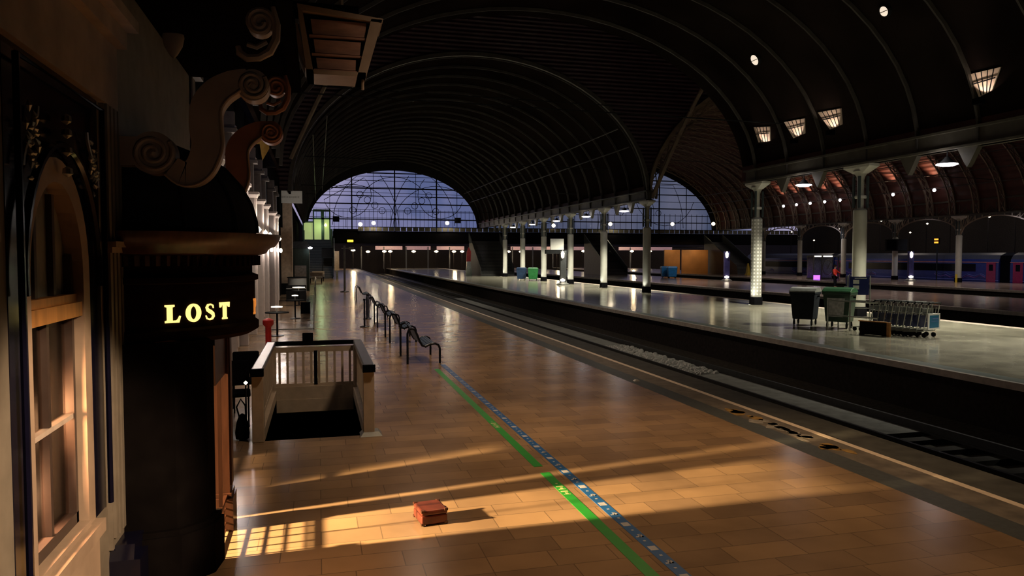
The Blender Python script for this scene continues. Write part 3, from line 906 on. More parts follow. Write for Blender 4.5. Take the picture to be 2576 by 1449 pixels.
for sgn, c in ((-1, 4.29), (1, 5.36)):
    for k in range(26):
        a = random.random() * 2 * PI; rr = 0.11 * random.random() ** 0.6
        y = c + rr * math.cos(a) * 0.9; z = 3.12 + rr * math.sin(a) * 1.9 - (0.05)
        m = MB().lathe([(0.0, -0.016), (0.016, 0), (0.0, 0.016)], 6)
        m.xform(Matrix.Translation((XW + 0.045, y, z)) @ Matrix.Rotation(random.random() * 3, 4, 'X') @ Matrix.Scale(2.2, 4, (0, 0, 1)))
        orn.add(m.v, m.f)
    pts = [(XW + 0.04, c + sgn * 0.11 * math.cos(PI * i / 8), 2.95 + 0.33 * i / 8) for i in range(9)]
    orn.tube(pts, 0.011, 5)
for z in (3.28, 3.2, 3.1, 2.98):
    m = MB().lathe([(0.0, -0.03), (0.03, -0.01), (0.026, 0.02), (0.0, 0.035)], 8)
    m.xform(Matrix.Translation((XW + 0.06, cw_ + 0.02, z))); orn.add(m.v, m.f)
obj('ornament', orn, 'silver_ornament', wn, True)
XG = XW - 0.09
sa = MB()
for s_ in (w0 + 0.02, w1 - 0.02):
    sa.box(XG - 0.04, XG + 0.04, s_ - 0.02, s_ + 0.02, 0.76, 2.5)
sa.box(XG - 0.04, XG + 0.04, w0, w1, 0.8, 0.87)
for s_ in (4.62, 4.92): sa.box(XG - 0.03, XG + 0.03, s_ - 0.02, s_ + 0.02, 2.24, 2.86)
sa.box(XG - 0.03, XG + 0.03, 4.76, 4.8, 0.87, 2.14)
obj('sash', sa, 'sash_dark', wn)
obj('glazing_bar', MB().box(XG - 0.02, XG + 0.035, w0 + 0.04, w1 - 0.04, 1.475, 1.505), 'sash_pale', wn)
obj('transom', MB().box(XG - 0.06, XG + 0.09, w0, w1, 2.12, 2.21).box(XG - 0.05, XG + 0.06, w0, w1, 2.21, 2.26), 'wood_orange', wn)
obj('upper_pane', MB().prism(arch(0, hw, zsp, apex=2.92) + [(w1, 2.24), (w0, 2.24)], 'x', XG - 0.012, XG - 0.004), 'pane_grey', wn)
obj('glass', MB().box(XG - 0.01, XG - 0.004, w0, w1, 0.85, 2.14), 'pane_dusty', wn)
obj('sill', MB().box(XW - 0.28, XW + 0.07, w0 - 0.15, w1 + 0.14, 0.68, 0.765).box(XW - 0.22, XW + 0.02, w0, w1, 0.765, 0.8).box(XW, XW + 0.04, w0 - 0.1, w1 + 0.1, 0.3, 0.69), 'stone_beige', wn)
# room behind the window
cu = MB()
n = 40; vs = []; fs = []
for i in range(n + 1):
    s_ = 4.0 + 1.9 * i / n
    x = XW - 0.46 + 0.035 * math.sin(i * 1.35)
    vs += [(x, s_, 0.76), (x, s_, 2.3)]
for i in range(n): fs.append((2 * i, 2 * i + 2, 2 * i + 3, 2 * i + 1))
cu.add(vs, fs)
cur = obj('curtain', cu, 'curtain', None, True)
cur.modifiers.new('t', 'SOLIDIFY').thickness = 0.01
tag(cur, 'brown curtain hanging behind the dusty arched window', 'curtain')
struct('wall_window_room', MB().box(XW - 2.2, XW - 2.1, 3.5, 5.98, 0, 3.6).box(XW - 2.1, XW - 0.5, 3.5, 3.6, 0, 3.6).box(XW - 2.1, XW - 0.5, 5.9, 5.98, 0, 3.6).box(XW - 2.2, XW - 0.5, 3.5, 5.98, 3.6, 3.7), 'wall_dark')
tl = thing('table_lamp', 'round pale lamp shade glowing low behind the window pane', 'lamp', (XW - 0.33, 5.22, 0.761))
tl.scale = (0.62, 0.62, 0.62)
obj('lamp_shade', MB().lathe([(0.05, 0.16), (0.09, 0.19), (0.115, 0.26), (0.1, 0.34), (0.05, 0.38)], 18), 'lit_warm_wall', tl, True)
obj('base', MB().lathe([(0.06, 0), (0.06, 0.02), (0.015, 0.04), (0.015, 0.16), (0.05, 0.165)], 14), 'brass', tl, True)
lamp('window_room_light', 'POINT', (XW - 0.3, 4.95, 1.5), 90, (1.0, 0.62, 0.34), 0.06)
lamp('window_room_light_low', 'POINT', (XW - 0.28, 4.75, 1.1), 110, (1.0, 0.66, 0.4), 0.06)
# pilasters at either side
def pilaster(y, label):
    t = thing('wall_pilaster', label, 'pilaster', (XW, y, 0))
    sh = MB().box(0, 0.03, -0.2, 0.2, 0.42, 3.9)
    for k in (-0.15, -0.05, 0.05, 0.15): sh.box(0.03, 0.05, k - 0.03, k + 0.03, 0.5, 3.8)
    obj('shaft', sh, 'stone_grey', t)
    obj('band', MB().box(0, 0.07, -0.21, 0.21, 2.52, 2.56).box(0, 0.1, -0.23, 0.23, 2.56, 2.6), 'stone_beige', t)
    obj('plinth', MB().box(0, 0.2, -0.2, 0.2, 0, 0.34).prism([(-0.2, 0.34), (0.2, 0.34), (0.16, 0.44), (-0.16, 0.44)], 'x', 0, 0.16), 'gloss_navy', t)
    return t
pilaster(5.88, 'fluted grey pilaster with black plinth between the arched window and the booth')
pilaster(3.5, 'grey pilaster at the near edge of the arched window')
# string course and upper band
struct('trim_14', MB().box(XW, XW + 0.12, -2, 6.0, 4.0, 4.12).box(XW, XW + 0.2, -2, 6.0, 4.12, 4.2).box(XW, XW + 0.05, -2, 6.0, 3.55, 4.0), 'stone_beige')
struct('trim_15', MB().box(XW, XW + 0.3, -2, 9.6, 5.4, 5.6).box(XW, XW + 0.55, -2, 9.6, 5.6, 5.75), 'wood_black')

# ------------------------------------------------------------------ the LOST booth
bt = thing('lost_booth', 'dark round wooden booth with glowing LOST letters and a dome', 'booth', (0, 0, 0))
BC = (XW, 6.95)
A0b, A1b = -PI / 2, PI / 2
def ring(prof, n=36): return MB().lathe(prof, n, BC[0], BC[1], A0b, A1b)
obj('frieze', ring([(0.72, 1.8), (0.86, 1.82), (0.93, 1.86), (0.93, 1.92), (0.9, 1.94), (0.9, 2.28), (0.93, 2.29), (0.93, 2.33), (0.88, 2.35), (0.88, 2.42), (0.72, 2.42)]), 'wood_dark', bt, True)
dn = MB()
for k in range(40):
    a = A0b + (A1b - A0b) * (k + 0.5) / 40
    c, s_ = math.cos(a), math.sin(a)
    p0 = Vector((BC[0] + 0.9 * c, BC[1] + 0.9 * s_, 2.45))
    m = MB().box(-0.04, 0.05, -0.018, 0.018, -0.035, 0.05); m.xform(Matrix.Translation(p0) @ Matrix.Rotation(a, 4, 'Z'))
    dn.add(m.v, m.f)
obj('dentil', dn, 'wood_dark', bt)
obj('cornice', ring([(0.7, 2.42), (0.9, 2.42), (0.93, 2.5), (1.0, 2.52), (1.03, 2.56), (1.08, 2.58), (1.12, 2.64), (1.13, 2.68), (0.7, 2.69)]), 'wood_mahogany', bt, True)
obj('dome', ring([(0.92, 2.68), (0.91, 2.8), (0.87, 2.95), (0.79, 3.1), (0.66, 3.25), (0.5, 3.36), (0.3, 3.44), (0.0, 3.48)]), 'lead_blue', bt, True)
dr = MB()
for a in [A0b + PI * k / 6 for k in range(7)]:
    pts = [(BC[0] + r * math.cos(a), BC[1] + r * math.sin(a), z) for r, z in [(0.93, 2.7), (0.92, 2.8), (0.88, 2.95), (0.8, 3.1), (0.67, 3.25), (0.5, 3.37)]]
    dr.tube(pts, 0.018, 5)
obj('dome_rib', dr, 'lead_blue', bt, True)
# walls: front panels to the south, opening to the east, pilaster beyond
poly = [(XW, 5.98), (-1.06, 6.02), (-0.86, 6.2), (-0.83, 6.38), (-0.88, 6.38), (-0.92, 6.26), (-1.1, 6.1), (XW, 6.06)]
obj('body', MB().prism(poly, 'z', 0.0, 1.84), 'wood_black', bt)
pl = [(XW, 5.92), (-1.02, 5.96), (-0.81, 6.15), (-0.77, 6.4), (-0.86, 6.4), (-0.9, 6.3), (-1.1, 6.1), (XW, 6.06)]
obj('plinth', MB().prism(pl, 'z', 0.0, 0.38).prism([(x * 1.0 - 0.02, y + 0.02) for x, y in pl], 'z', 0.38, 0.42), 'wood_black', bt)
pp = MB().box(-0.95, -0.8, 7.08, 7.3, 0.32, 1.84).box(-0.955, -0.785, 7.12, 7.26, 0.4, 1.8)
obj('pilaster', pp, 'wood_mahogany', bt)
obj('pilaster_base', MB().box(-0.98, -0.77, 7.04, 7.34, 0, 0.3).box(-0.965, -0.785, 7.06, 7.32, 0.3, 0.34), 'wood_mahogany', bt)
obj('back_wall', MB().box(XW, -0.98, 7.14, 7.24, 0, 1.84), 'wood_black', bt)
lt = MB()
for k in range(5): lt.box(-0.845, -0.83, 6.42 + 0.165 * k - 0.01, 6.42 + 0.165 * k + 0.01, 0.0, 0.3)
for k in range(5): lt.box(-0.845, -0.83, 6.4, 7.08, 0.02 + 0.065 * k - 0.006, 0.02 + 0.065 * k + 0.006)
lt.box(-0.85, -0.82, 6.4, 7.08, 0.3, 0.33).box(-0.85, -0.82, 6.4, 7.08, 1.44, 1.84).box(-0.85, -0.82, 6.72, 6.735, 0.3, 1.44)
obj('lattice', lt, 'wood_mahogany', bt)
# letters bent round the frieze
def font_mesh(ch):
    c = bpy.data.curves.new('glyph', 'FONT'); c.body = ch; c.size = 0.2; c.extrude = 0.004; c.offset = 0.0035; c.resolution_u = 6
    tmp = bpy.data.objects.new('glyph', c); COL.objects.link(tmp)
    dg = bpy.context.evaluated_depsgraph_get()
    me = bpy.data.meshes.new_from_object(tmp.evaluated_get(dg))
    bpy.data.objects.remove(tmp); bpy.data.curves.remove(c)
    return me
# serif glyphs drawn as outlines (x, z) in a unit box 1 high
def glyphs():
    G = {}
    G['L'] = [[(0, 0), (0.82, 0), (0.92, 0.36), (0.84, 0.38), (0.74, 0.2), (0.66, 0.13), (0.46, 0.12), (0.44, 0.16), (0.44, 0.86), (0.56, 0.9), (0.56, 1), (0, 1), (0, 0.9), (0.12, 0.86), (0.12, 0.14), (0, 0.1)]]
    G['T'] = [[(0.25, 0), (0.65, 0), (0.65, 0.08), (0.58, 0.13), (0.58, 0.88), (0.68, 0.86), (0.76, 0.72), (0.84, 0.7), (0.86, 1), (0.04, 1), (0.06, 0.7), (0.14, 0.72), (0.22, 0.86), (0.32, 0.88), (0.32, 0.13), (0.25, 0.08)]]
    return G
import bmesh
def arc_pts(cx, cy, rx, ry, a0, a1, n): return [(cx + rx * math.cos(math.radians(a0 + (a1 - a0) * i / n)), cy + ry * math.sin(math.radians(a0 + (a1 - a0) * i / n))) for i in range(n + 1)]
def glyph_polys(ch):
    if ch in ('L', 'T'):
        return ('poly', glyphs()[ch][0])
    if ch == 'stem': return ('poly', [(0, 0), (0.5, 0), (0.5, 0.1), (0.38, 0.14), (0.38, 0.88), (0.45, 1.0), (0, 1.0), (0, 0.9), (0.12, 0.86), (0.12, 0.14), (0, 0.1)])
    if ch == 'bowl': return ('strip', [(0.38, 1.0)] + arc_pts(0.5, 0.72, 0.34, 0.28, 90, -90, 14) + [(0.38, 0.44)], [(0.38, 0.88)] + arc_pts(0.5, 0.72, 0.14, 0.17, 90, -90, 14) + [(0.38, 0.54)])
    if ch == 'O':
        return ('strip', arc_pts(0.48, 0.5, 0.48, 0.52, 0, 360, 40), arc_pts(0.48, 0.5, 0.2, 0.37, 0, 360, 40))
    # S: a swept stroke of changing width
    cl = [(0.66, 0.70), (0.62, 0.86), (0.46, 0.93), (0.28, 0.90), (0.19, 0.76), (0.26, 0.61), (0.46, 0.5), (0.62, 0.38), (0.66, 0.24), (0.56, 0.1), (0.38, 0.06), (0.2, 0.12), (0.12, 0.3)]
    wd = [0.03, 0.07, 0.08, 0.11, 0.15, 0.19, 0.21, 0.19, 0.15, 0.11, 0.08, 0.08, 0.04]
    a, b = [], []
    for i, (x, z) in enumerate(cl):
        x0, z0 = cl[max(0, i - 1)]; x1, z1 = cl[min(len(cl) - 1, i + 1)]
        d = math.hypot(x1 - x0, z1 - z0); nx, nz = -(z1 - z0) / d, (x1 - x0) / d
        a.append((x + nx * wd[i] / 2, z + nz * wd[i] / 2)); b.append((x - nx * wd[i] / 2, z - nz * wd[i] / 2))
    return ('strip', a, b)
def bend(u, z, r, a_c):      # u metres along the frieze from angle a_c
    a = a_c + u / 0.9
    return (BC[0] + r * math.cos(a), BC[1] + r * math.sin(a), z)
LH = 0.138
def letter(ch, a_c, mt, z0=1.985, name='letter', wide=0.125, hh=LH):
    g = glyph_polys(ch)
    bm = bmesh.new()
    def ringverts(pts, r): return [bm.verts.new(bend((p[0] - 0.45) * wide, z0 + p[1] * hh, r, a_c)) for p in pts]
    if g[0] == 'poly':
        f = ringverts(g[1], 0.912); b_ = ringverts(g[1], 0.898)
        ff = bm.faces.new(f); n = len(f)
        for i in range(n): bm.faces.new((f[i], f[(i + 1) % n], b_[(i + 1) % n], b_[i]))
        bm.faces.remove(ff)
        from mathutils.geometry import tessellate_polygon
        for tri in tessellate_polygon([[Vector((p[0], p[1], 0)) for p in g[1]]]): bm.faces.new([f[i] for i in tri])
    else:
        o1 = ringverts(g[1], 0.912); i1 = ringverts(g[2], 0.912); o2 = ringverts(g[1], 0.898); i2 = ringverts(g[2], 0.898)
        for i in range(len(o1) - 1):
            bm.faces.new((o1[i], o1[i + 1], i1[i + 1], i1[i])); bm.faces.new((o1[i], o2[i], o2[i + 1], o1[i + 1])); bm.faces.new((i1[i], i1[i + 1], i2[i + 1], i2[i]))
    bmesh.ops.recalc_face_normals(bm, faces=bm.faces)
    me = bpy.data.meshes.new(name); bm.to_mesh(me); bm.free()
    o = bpy.data.objects.new(name, me); COL.objects.link(o); me.materials.append(MATS[mt]); o.parent = bt
    return o
for ch, ad in (('L', -66), ('O', -56.3), ('S', -47), ('T', -38.2)):
    letter(ch, math.radians(ad), 'letter_glow')
# edge of the next letter, seen at the rim
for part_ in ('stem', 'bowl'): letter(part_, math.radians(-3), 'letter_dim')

# light from the room behind the booth
lamp('booth_beam', 'SPOT', (-8.0, 6.1, 3.1), 34000, (1.0, 0.66, 0.31), 0.13, (1.5, 6.95, 0.55), 26, 0.3)
lamp('doorway_beam', 'SPOT', (-3.4, 8.7, 2.6), 500, (1.0, 0.66, 0.36), 0.15, (-0.7, 8.65, 0.2), 60, 0.4)
dw = thing('door_glazing', 'dark bars in the low lit opening beyond the booth', 'glazing', (0, 0, 0))
db_ = MB()
for k in range(4): db_.box(XW - 0.1, XW - 0.05, 7.95 + 0.5 * k - 0.02, 7.95 + 0.5 * k + 0.02, 0, 1.25)
db_.box(XW - 0.1, XW - 0.05, 7.9, 9.5, 0.6, 0.64)
obj('frame', db_, 'wood_black', dw)
# side walls enclosing those rooms
struct('wall_room', MB().box(-9, XW - 0.5, 5.99, 6.02, 0, 0.02).box(-9, XW - 0.5, 9.62, 9.75, 0, 4.2).box(-9, XW - 0.5, 5.5, 9.75, 4.2, 4.3), 'wall_dark')

# ------------------------------------------------------------------ scroll brackets over the booth
def spiral(c, r0, r1, a0, turns, n=34):
    return [(c[0] + (r0 + (r1 - r0) * i / n) * math.cos(a0 + turns * 2 * PI * i / n), c[1] + (r0 + (r1 - r0) * i / n) * math.sin(a0 + turns * 2 * PI * i / n)) for i in range(n + 1)]
def bracket(y, mt, label):
    t = thing('scroll_bracket', label, 'bracket', (0, y, 0))
    # centre line of the S in X/Z
    ctl = [(-1.10, 3.2), (-1.0, 3.14), (-0.9, 3.2), (-0.84, 3.36), (-0.85, 3.52), (-0.84, 3.68), (-0.76, 3.8), (-0.64, 3.88), (-0.52, 3.93)]
    wd = [0.16, 0.19, 0.21, 0.23, 0.24, 0.23, 0.21, 0.18, 0.12]
    # smooth
    from mathutils import geometry
    pts, ws = [], []
    for i in range(len(ctl) - 1):
        p0 = Vector(ctl[max(0, i - 1)]); p1 = Vector(ctl[i]); p2 = Vector(ctl[i + 1]); p3 = Vector(ctl[min(len(ctl) - 1, i + 2)])
        for k in range(5):
            u = k / 5
            q = 0.5 * ((2 * p1) + (p2 - p0) * u + (2 * p0 - 5 * p1 + 4 * p2 - p3) * u * u + (3 * p1 - p0 - 3 * p2 + p3) * u ** 3)
            pts.append(q); ws.append(wd[i] + (wd[i + 1] - wd[i]) * u)
    pts.append(Vector(ctl[-1])); ws.append(wd[-1])
    a, b = [], []
    for i, q in enumerate(pts):
        d = (pts[min(i + 1, len(pts) - 1)] - pts[max(0, i - 1)]).normalized()
        a.append((q.x - d.y * ws[i] / 2, q.y + d.x * ws[i] / 2)); b.append((q.x + d.y * ws[i] / 2, q.y - d.x * ws[i] / 2))
    obj('arm', MB().strip(a, b, 'y', -0.09, 0.09), mt, t, True)
    for c, r in (((-0.49, 3.865), 0.125), ((-1.235, 3.3), 0.165)):
        m = MB().prism(arc_pts(c[0], c[1], r, r, 0, 350, 28), 'y', -0.085, 0.085)
        obj('volute', m, mt, t, True)
        sp_ = MB().tube([(x, -0.1, z) for x, z in spiral(c, r - 0.012, 0.028, 0.6, -2.1)], 0.017, 6)
        m2 = MB().lathe([(0.0, 0.02), (0.03, 0.012), (0.045, -0.005)], 12); m2.xform(Matrix.Translation((c[0], -0.09, c[1])) @ Matrix.Rotation(PI / 2, 4, 'X'))
        sp_.add(m2.v, m2.f)
        obj('scroll', sp_, mt, t, True)
    ed = MB().tube([(p[0], -0.095, p[1]) for p in b], 0.013, 6)
    obj('edge_bead', ed, 'stone_beige', t, True)
    # small upper volute with its hook
    c = (-0.43, 4.37)
    obj('upper_volute', MB().tube([(x, -0.06, z) for x, z in spiral(c, 0.115, 0.03, -0.6, 2.1)], 0.022, 6).prism(arc_pts(c[0], c[1], 0.1, 0.1, 0, 350, 24), 'y', -0.05, 0.06), mt, t, True)
    hk = [(-0.6, 4.17), (-0.59, 4.12), (-0.53, 4.08), (-0.44, 4.09), (-0.36, 4.14), (-0.31, 4.24), (-0.3, 4.36), (-0.33, 4.5)]
    obj('hook', MB().tube([(x, -0.06, z) for x, z in hk], [0.02, 0.03, 0.032, 0.03, 0.035, 0.035, 0.03, 0.02], 7).tube([(-0.53, -0.06, 4.19), (-0.46, -0.06, 4.17), (-0.38, -0.06, 4.22)], 0.02, 6), mt, t, True)
    obj('wall_plate', MB().box(-1.54, -1.3, -0.08, 0.08, 3.2, 3.42), mt, t)
    t.scale = (0.953, 1, 0.953); t.location = (0, y, 2.5 * (1 - 0.953))
    return t
bracket(6.1, 'scroll_brown', 'large brown S-shaped scroll bracket above the booth dome, in front')
bracket(8.34, 'scroll_red', 'smaller looking reddish scroll bracket behind the big one, beside the dome')
# canopy the brackets carry
struct('ceiling_canopy', MB().box(XW, -0.2, -2, 9.55, 4.62, 4.75).box(-0.3, -0.18, -2, 9.55, 4.5, 4.66), 'wood_black')
# carved mask high on the wall
mk_ = MB().lathe([(0.0, 0.0), (0.03, 0.03), (0.07, 0.1), (0.085, 0.17), (0.08, 0.2), (0.0, 0.2)], 12)
mk_.xform(Matrix.Translation((-1.12, 6.6, 4.1)) @ Matrix.Scale(0.5, 4, (0, 1, 0)))
tag(obj('wall_boss', mk_, 'scroll_brown', None, True), 'faint brown tapered boss in the dark above the scroll bracket', 'ornament')
# hanging panelled box
hb = thing('hanging_box', 'brown tapered wooden box with three recessed panels hanging high above the platform', 'hanging box', (0.2, 9.0, 4.6))
def hx(z): return (-0.30 - 0.09 * z / 0.7, 0.36 + 0.2 * z / 0.7)
fr = MB()
x0b, x1b = hx(0.03); x0t, x1t = hx(0.72)
def frontq(xa0, xa1, xb0, xb1, za, zb, y0, y1):
    return ([(xa0, y0, za), (xa1, y0, za), (xb1, y0, zb), (xb0, y0, zb), (xa0, y1, za), (xa1, y1, za), (xb1, y1, zb), (xb0, y1, zb)],
            [(3, 2, 1, 0), (4, 5, 6, 7), (0, 1, 5, 4), (1, 2, 6, 5), (2, 3, 7, 6), (3, 0, 4, 7)])
fr.add(*frontq(x0b, x0b + 0.08, x0t, x0t + 0.05, 0.0, 0.72, -0.05, 0.5))
fr.add(*frontq(x1b - 0.1, x1b, x1t - 0.13, x1t, 0.0, 0.68, -0.05, 0.5))
fr.add(*frontq(x0b, x1b, x0b, x1b, 0.0, 0.05, -0.05, 0.5))
fr.add([(x0t, -0.05, 0.72), (x1t, -0.05, 0.64), (x1t + 0.01, -0.05, 0.69), (x0t - 0.01, -0.05, 0.79), (x0t, 0.5, 0.72), (x1t, 0.5, 0.64), (x1t + 0.01, 0.5, 0.69), (x0t - 0.01, 0.5, 0.79)],
       [(0, 1, 2, 3), (7, 6, 5, 4), (0, 4, 5, 1), (3, 2, 6, 7), (0, 3, 7, 4), (1, 5, 6, 2)])
obj('frame', fr, 'scroll_brown', hb)
obj('shell', MB().add(*frontq(x0b + 0.03, x1b - 0.03, x0t + 0.03, x1t - 0.05, 0.03, 0.7, 0.04, 0.5)), 'wood_black', hb)
for (za, zb) in ((0.08, 0.2), (0.26, 0.41), (0.47, 0.64)):
    a0_, a1_ = hx(za); b0_, b1_ = hx(zb)
    obj('panel', MB().add(*frontq(a0_ + 0.13, a1_ - 0.13, b0_ + 0.13, b1_ - 0.16, za, zb, 0.0, 0.05)), 'wood_box', hb)
    obj('rail', MB().add(*frontq(a0_ + 0.09, a1_ - 0.1, a0_ + 0.09, a1_ - 0.1, za - 0.035, za - 0.012, -0.02, 0.05)), 'wood_box', hb)
obj('side_strip', MB().add(*frontq(x0b - 0.02, x0b + 0.01, x0t - 0.12, x0t - 0.01, 0.08, 0.58, 0.0, 0.5)), 'scroll_brown', hb)
obj('rod', MB().tube([(0.34, 0.1, 0.02), (0.34, 0.1, -0.12)], 0.018, 6).tube([(0.1, 0.2, 0.66), (0.1, 0.2, 1.75)], 0.03, 6), 'scroll_brown', hb)
obj('bracket_beam', MB().box(-1.65, 0.3, 0.1, 0.3, 0.72, 0.86), 'wood_black', hb)

# ------------------------------------------------------------------ stair well and balustrade
sw = MB()
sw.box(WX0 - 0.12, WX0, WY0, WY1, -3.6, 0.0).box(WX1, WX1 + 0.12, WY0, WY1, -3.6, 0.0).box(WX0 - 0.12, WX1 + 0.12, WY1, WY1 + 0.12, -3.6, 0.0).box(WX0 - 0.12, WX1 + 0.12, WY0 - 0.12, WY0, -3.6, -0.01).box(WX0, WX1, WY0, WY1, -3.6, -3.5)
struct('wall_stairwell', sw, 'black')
st = thing('stair_flight', 'dark flight of steps going down inside the white railing', 'stairs', (0, WY0, 0))
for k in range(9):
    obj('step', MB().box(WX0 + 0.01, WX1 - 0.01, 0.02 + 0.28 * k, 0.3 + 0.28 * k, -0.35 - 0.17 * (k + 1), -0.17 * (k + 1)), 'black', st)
kb = MB()
kb.box(WX0 - 0.14, WX0, WY0, WY1 + 0.16, 0, 0.17).box(WX1, WX1 + 0.14, WY0, WY1 + 0.16, 0, 0.17).box(WX0 - 0.14, WX1 + 0.14, WY1, WY1 + 0.16, 0, 0.22)
kb.box(WX0, WX1, WY1 - 0.02, WY1, -0.22, 0.0)
rl = thing('stair_railing', 'cream slatted railing with dark handrail around the stair opening', 'railing', (0, 0, 0))
obj('kerb', kb, 'rail_cream', rl)
def balus(x0, y0, x1, y1, nb, name='baluster_panel'):
    m = MB()
    for i in range(nb + 1):
        u = i / nb; x, y = x0 + (x1 - x0) * u, y0 + (y1 - y0) * u
        m.box(x - 0.02, x + 0.02, y - 0.02, y + 0.02, 0.2, 0.88)
    m.bar((x0, y0, 0.24), (x1, y1, 0.24), 0.05, 0.06); m.bar((x0, y0, 0.86), (x1, y1, 0.86), 0.05, 0.09)
    return m
LXa, LXb = WX0 - 0.08, WX1 + 0.08
obj('baluster_panel', balus(LXa, WY0 + 0.05, LXa, WY1 + 0.08, 22), 'rail_cream', rl)
obj('baluster_panel', balus(LXb, WY0 + 0.05, LXb, WY1 + 0.08, 22), 'rail_cream', rl)
obj('baluster_panel', balus(LXa, WY1 + 0.08, LXb, WY1 + 0.08, 11), 'rail_cream', rl)
obj('dark_slat', MB().box(-0.09, -0.03, WY1 + 0.05, WY1 + 0.11, 0.24, 0.84), 'black', rl)
for (x, y) in ((LXa, WY0), (LXb, WY0), (LXa, WY1 + 0.08), (LXb, WY1 + 0.08)):
    obj('post', MB().box(x - 0.075, x + 0.075, y - 0.075, y + 0.075, 0, 0.92).box(x - 0.05, x + 0.05, y + 0.1, y + 0.2, 0.1, 0.86), 'rail_cream', rl, bevel=0.008)
obj('post_foot', MB().taper(LXb + 0.03, WY0 + 0.03, 0, 0.06, 0.3, 0.3, 0.2, 0.2), 'steel_dull', rl)
hr = MB()
hr.bar((LXa, WY0 - 0.14, 0.97), (LXa, WY1 + 0.14, 0.97), 0.15, 0.07); hr.bar((LXb, WY0 - 0.14, 0.97), (LXb, WY1 + 0.14, 0.97), 0.15, 0.07)
obj('handrail', hr, 'handrail_dark', rl, bevel=0.015)
obj('handrail', MB().bar((LXa - 0.07, WY1 + 0.08, 0.97), (LXb + 0.07, WY1 + 0.08, 0.97), 0.12, 0.07), 'black', rl, bevel=0.015)
obj('end_cap', MB().box(LXa - 0.085, LXa + 0.085, WY0 - 0.17, WY0 - 0.1, 0.9, 1.0).box(LXb - 0.085, LXb + 0.085, WY0 - 0.17, WY0 - 0.1, 0.9, 1.0), 'black', rl)
# black chairs and bag by the railing's outer side
def cafe_chair(loc, rz, label):
    t = thing('padded_chair', label, 'chair', loc, rz)
    obj('backrest', MB().box(-0.2, 0.2, -0.03, 0.03, 0.62, 0.98), 'bag_black', t, bevel=0.025)
    obj('seat', MB().box(-0.21, 0.21, 0.0, 0.42, 0.44, 0.5), 'bag_black', t, bevel=0.02)
    for sx in (-0.18, 0.18):
        for sy in (0.0, 0.38):
            obj('leg', MB().tube([(sx, sy, 0.0), (sx, sy, 0.64 if sy == 0 else 0.44)], 0.013, 6), 'bench_frame', t)
    return t
ch = cafe_chair((-1.18, 11.3, 0), 0.1, 'black chair standing against the outside of the stair railing, nearer one')
dup(ch, (-1.13, 12.4, 0), 0.15, 'black chair standing against the outside of the stair railing, farther one')
tb_ = thing('shoulder_bag', 'black bag slumped at the foot of the railing post', 'bag', (-1.02, 10.55, 0))
obj('body', MB().lathe([(0.03, 0.0), (0.085, 0.02), (0.095, 0.1), (0.075, 0.24), (0.04, 0.34), (0.01, 0.36)], 12), 'bag_black', tb_, True)
obj('strap', MB().tube([(-0.03, -0.02, 0.3), (-0.07, 0, 0.45), (-0.02, 0.04, 0.55), (0.04, 0.03, 0.46), (0.05, 0, 0.3)], 0.012, 6), 'bag_black', tb_, True)
ol = obj('rail_lamp', MB().lathe([(0, -0.03), (0.03, 0), (0, 0.03)], 10), 'lamp_soft', None, True); ol.location = (-1.0, 10.9, 0.72)
tag(ol, 'tiny bright light beside the railing post', 'lamp')
hangr = MB().bar((-1.0, 10.9, 0.0), (-1.0, 10.9, 0.69), 0.02)
obj('stem', hangr, 'bench_frame', ol).location = (1.0, -10.9, -0.72)

# ------------------------------------------------------------------ suitcase in the beam of light
sc_ = thing('suitcase', 'small old reddish brown leather suitcase lying in the warm light', 'suitcase', (1.0, 6.86, 0), math.radians(8))
obj('body', MB().box(-0.125, 0.125, -0.145, 0.145, 0.012, 0.095), 'leather_red', sc_, bevel=0.012)
obj('lid', MB().box(-0.126, 0.126, -0.146, 0.146, 0.098, 0.145), 'leather_red', sc_, bevel=0.014)
cn = MB()
for sx in (-1, 1):
    for sy in (-1, 1):
        cn.box(sx * 0.112 - 0.018, sx * 0.112 + 0.018, sy * 0.132 - 0.018, sy * 0.132 + 0.018, 0.006, 0.03)
        cn.box(sx * 0.112 - 0.018, sx * 0.112 + 0.018, sy * 0.132 - 0.018, sy * 0.132 + 0.018, 0.125, 0.15)
obj('corner', cn, 'wood_mahogany', sc_, bevel=0.005)
obj('handle', MB().tube([(0.13, -0.05, 0.095), (0.155, -0.045, 0.1), (0.16, 0, 0.102), (0.155, 0.045, 0.1), (0.13, 0.05, 0.095)], 0.007, 8), 'wood_mahogany', sc_, True)
for sy in (-0.09, 0.09):
    obj('latch', MB().box(0.122, 0.131, sy - 0.014, sy + 0.014, 0.08, 0.112), 'brass', sc_)

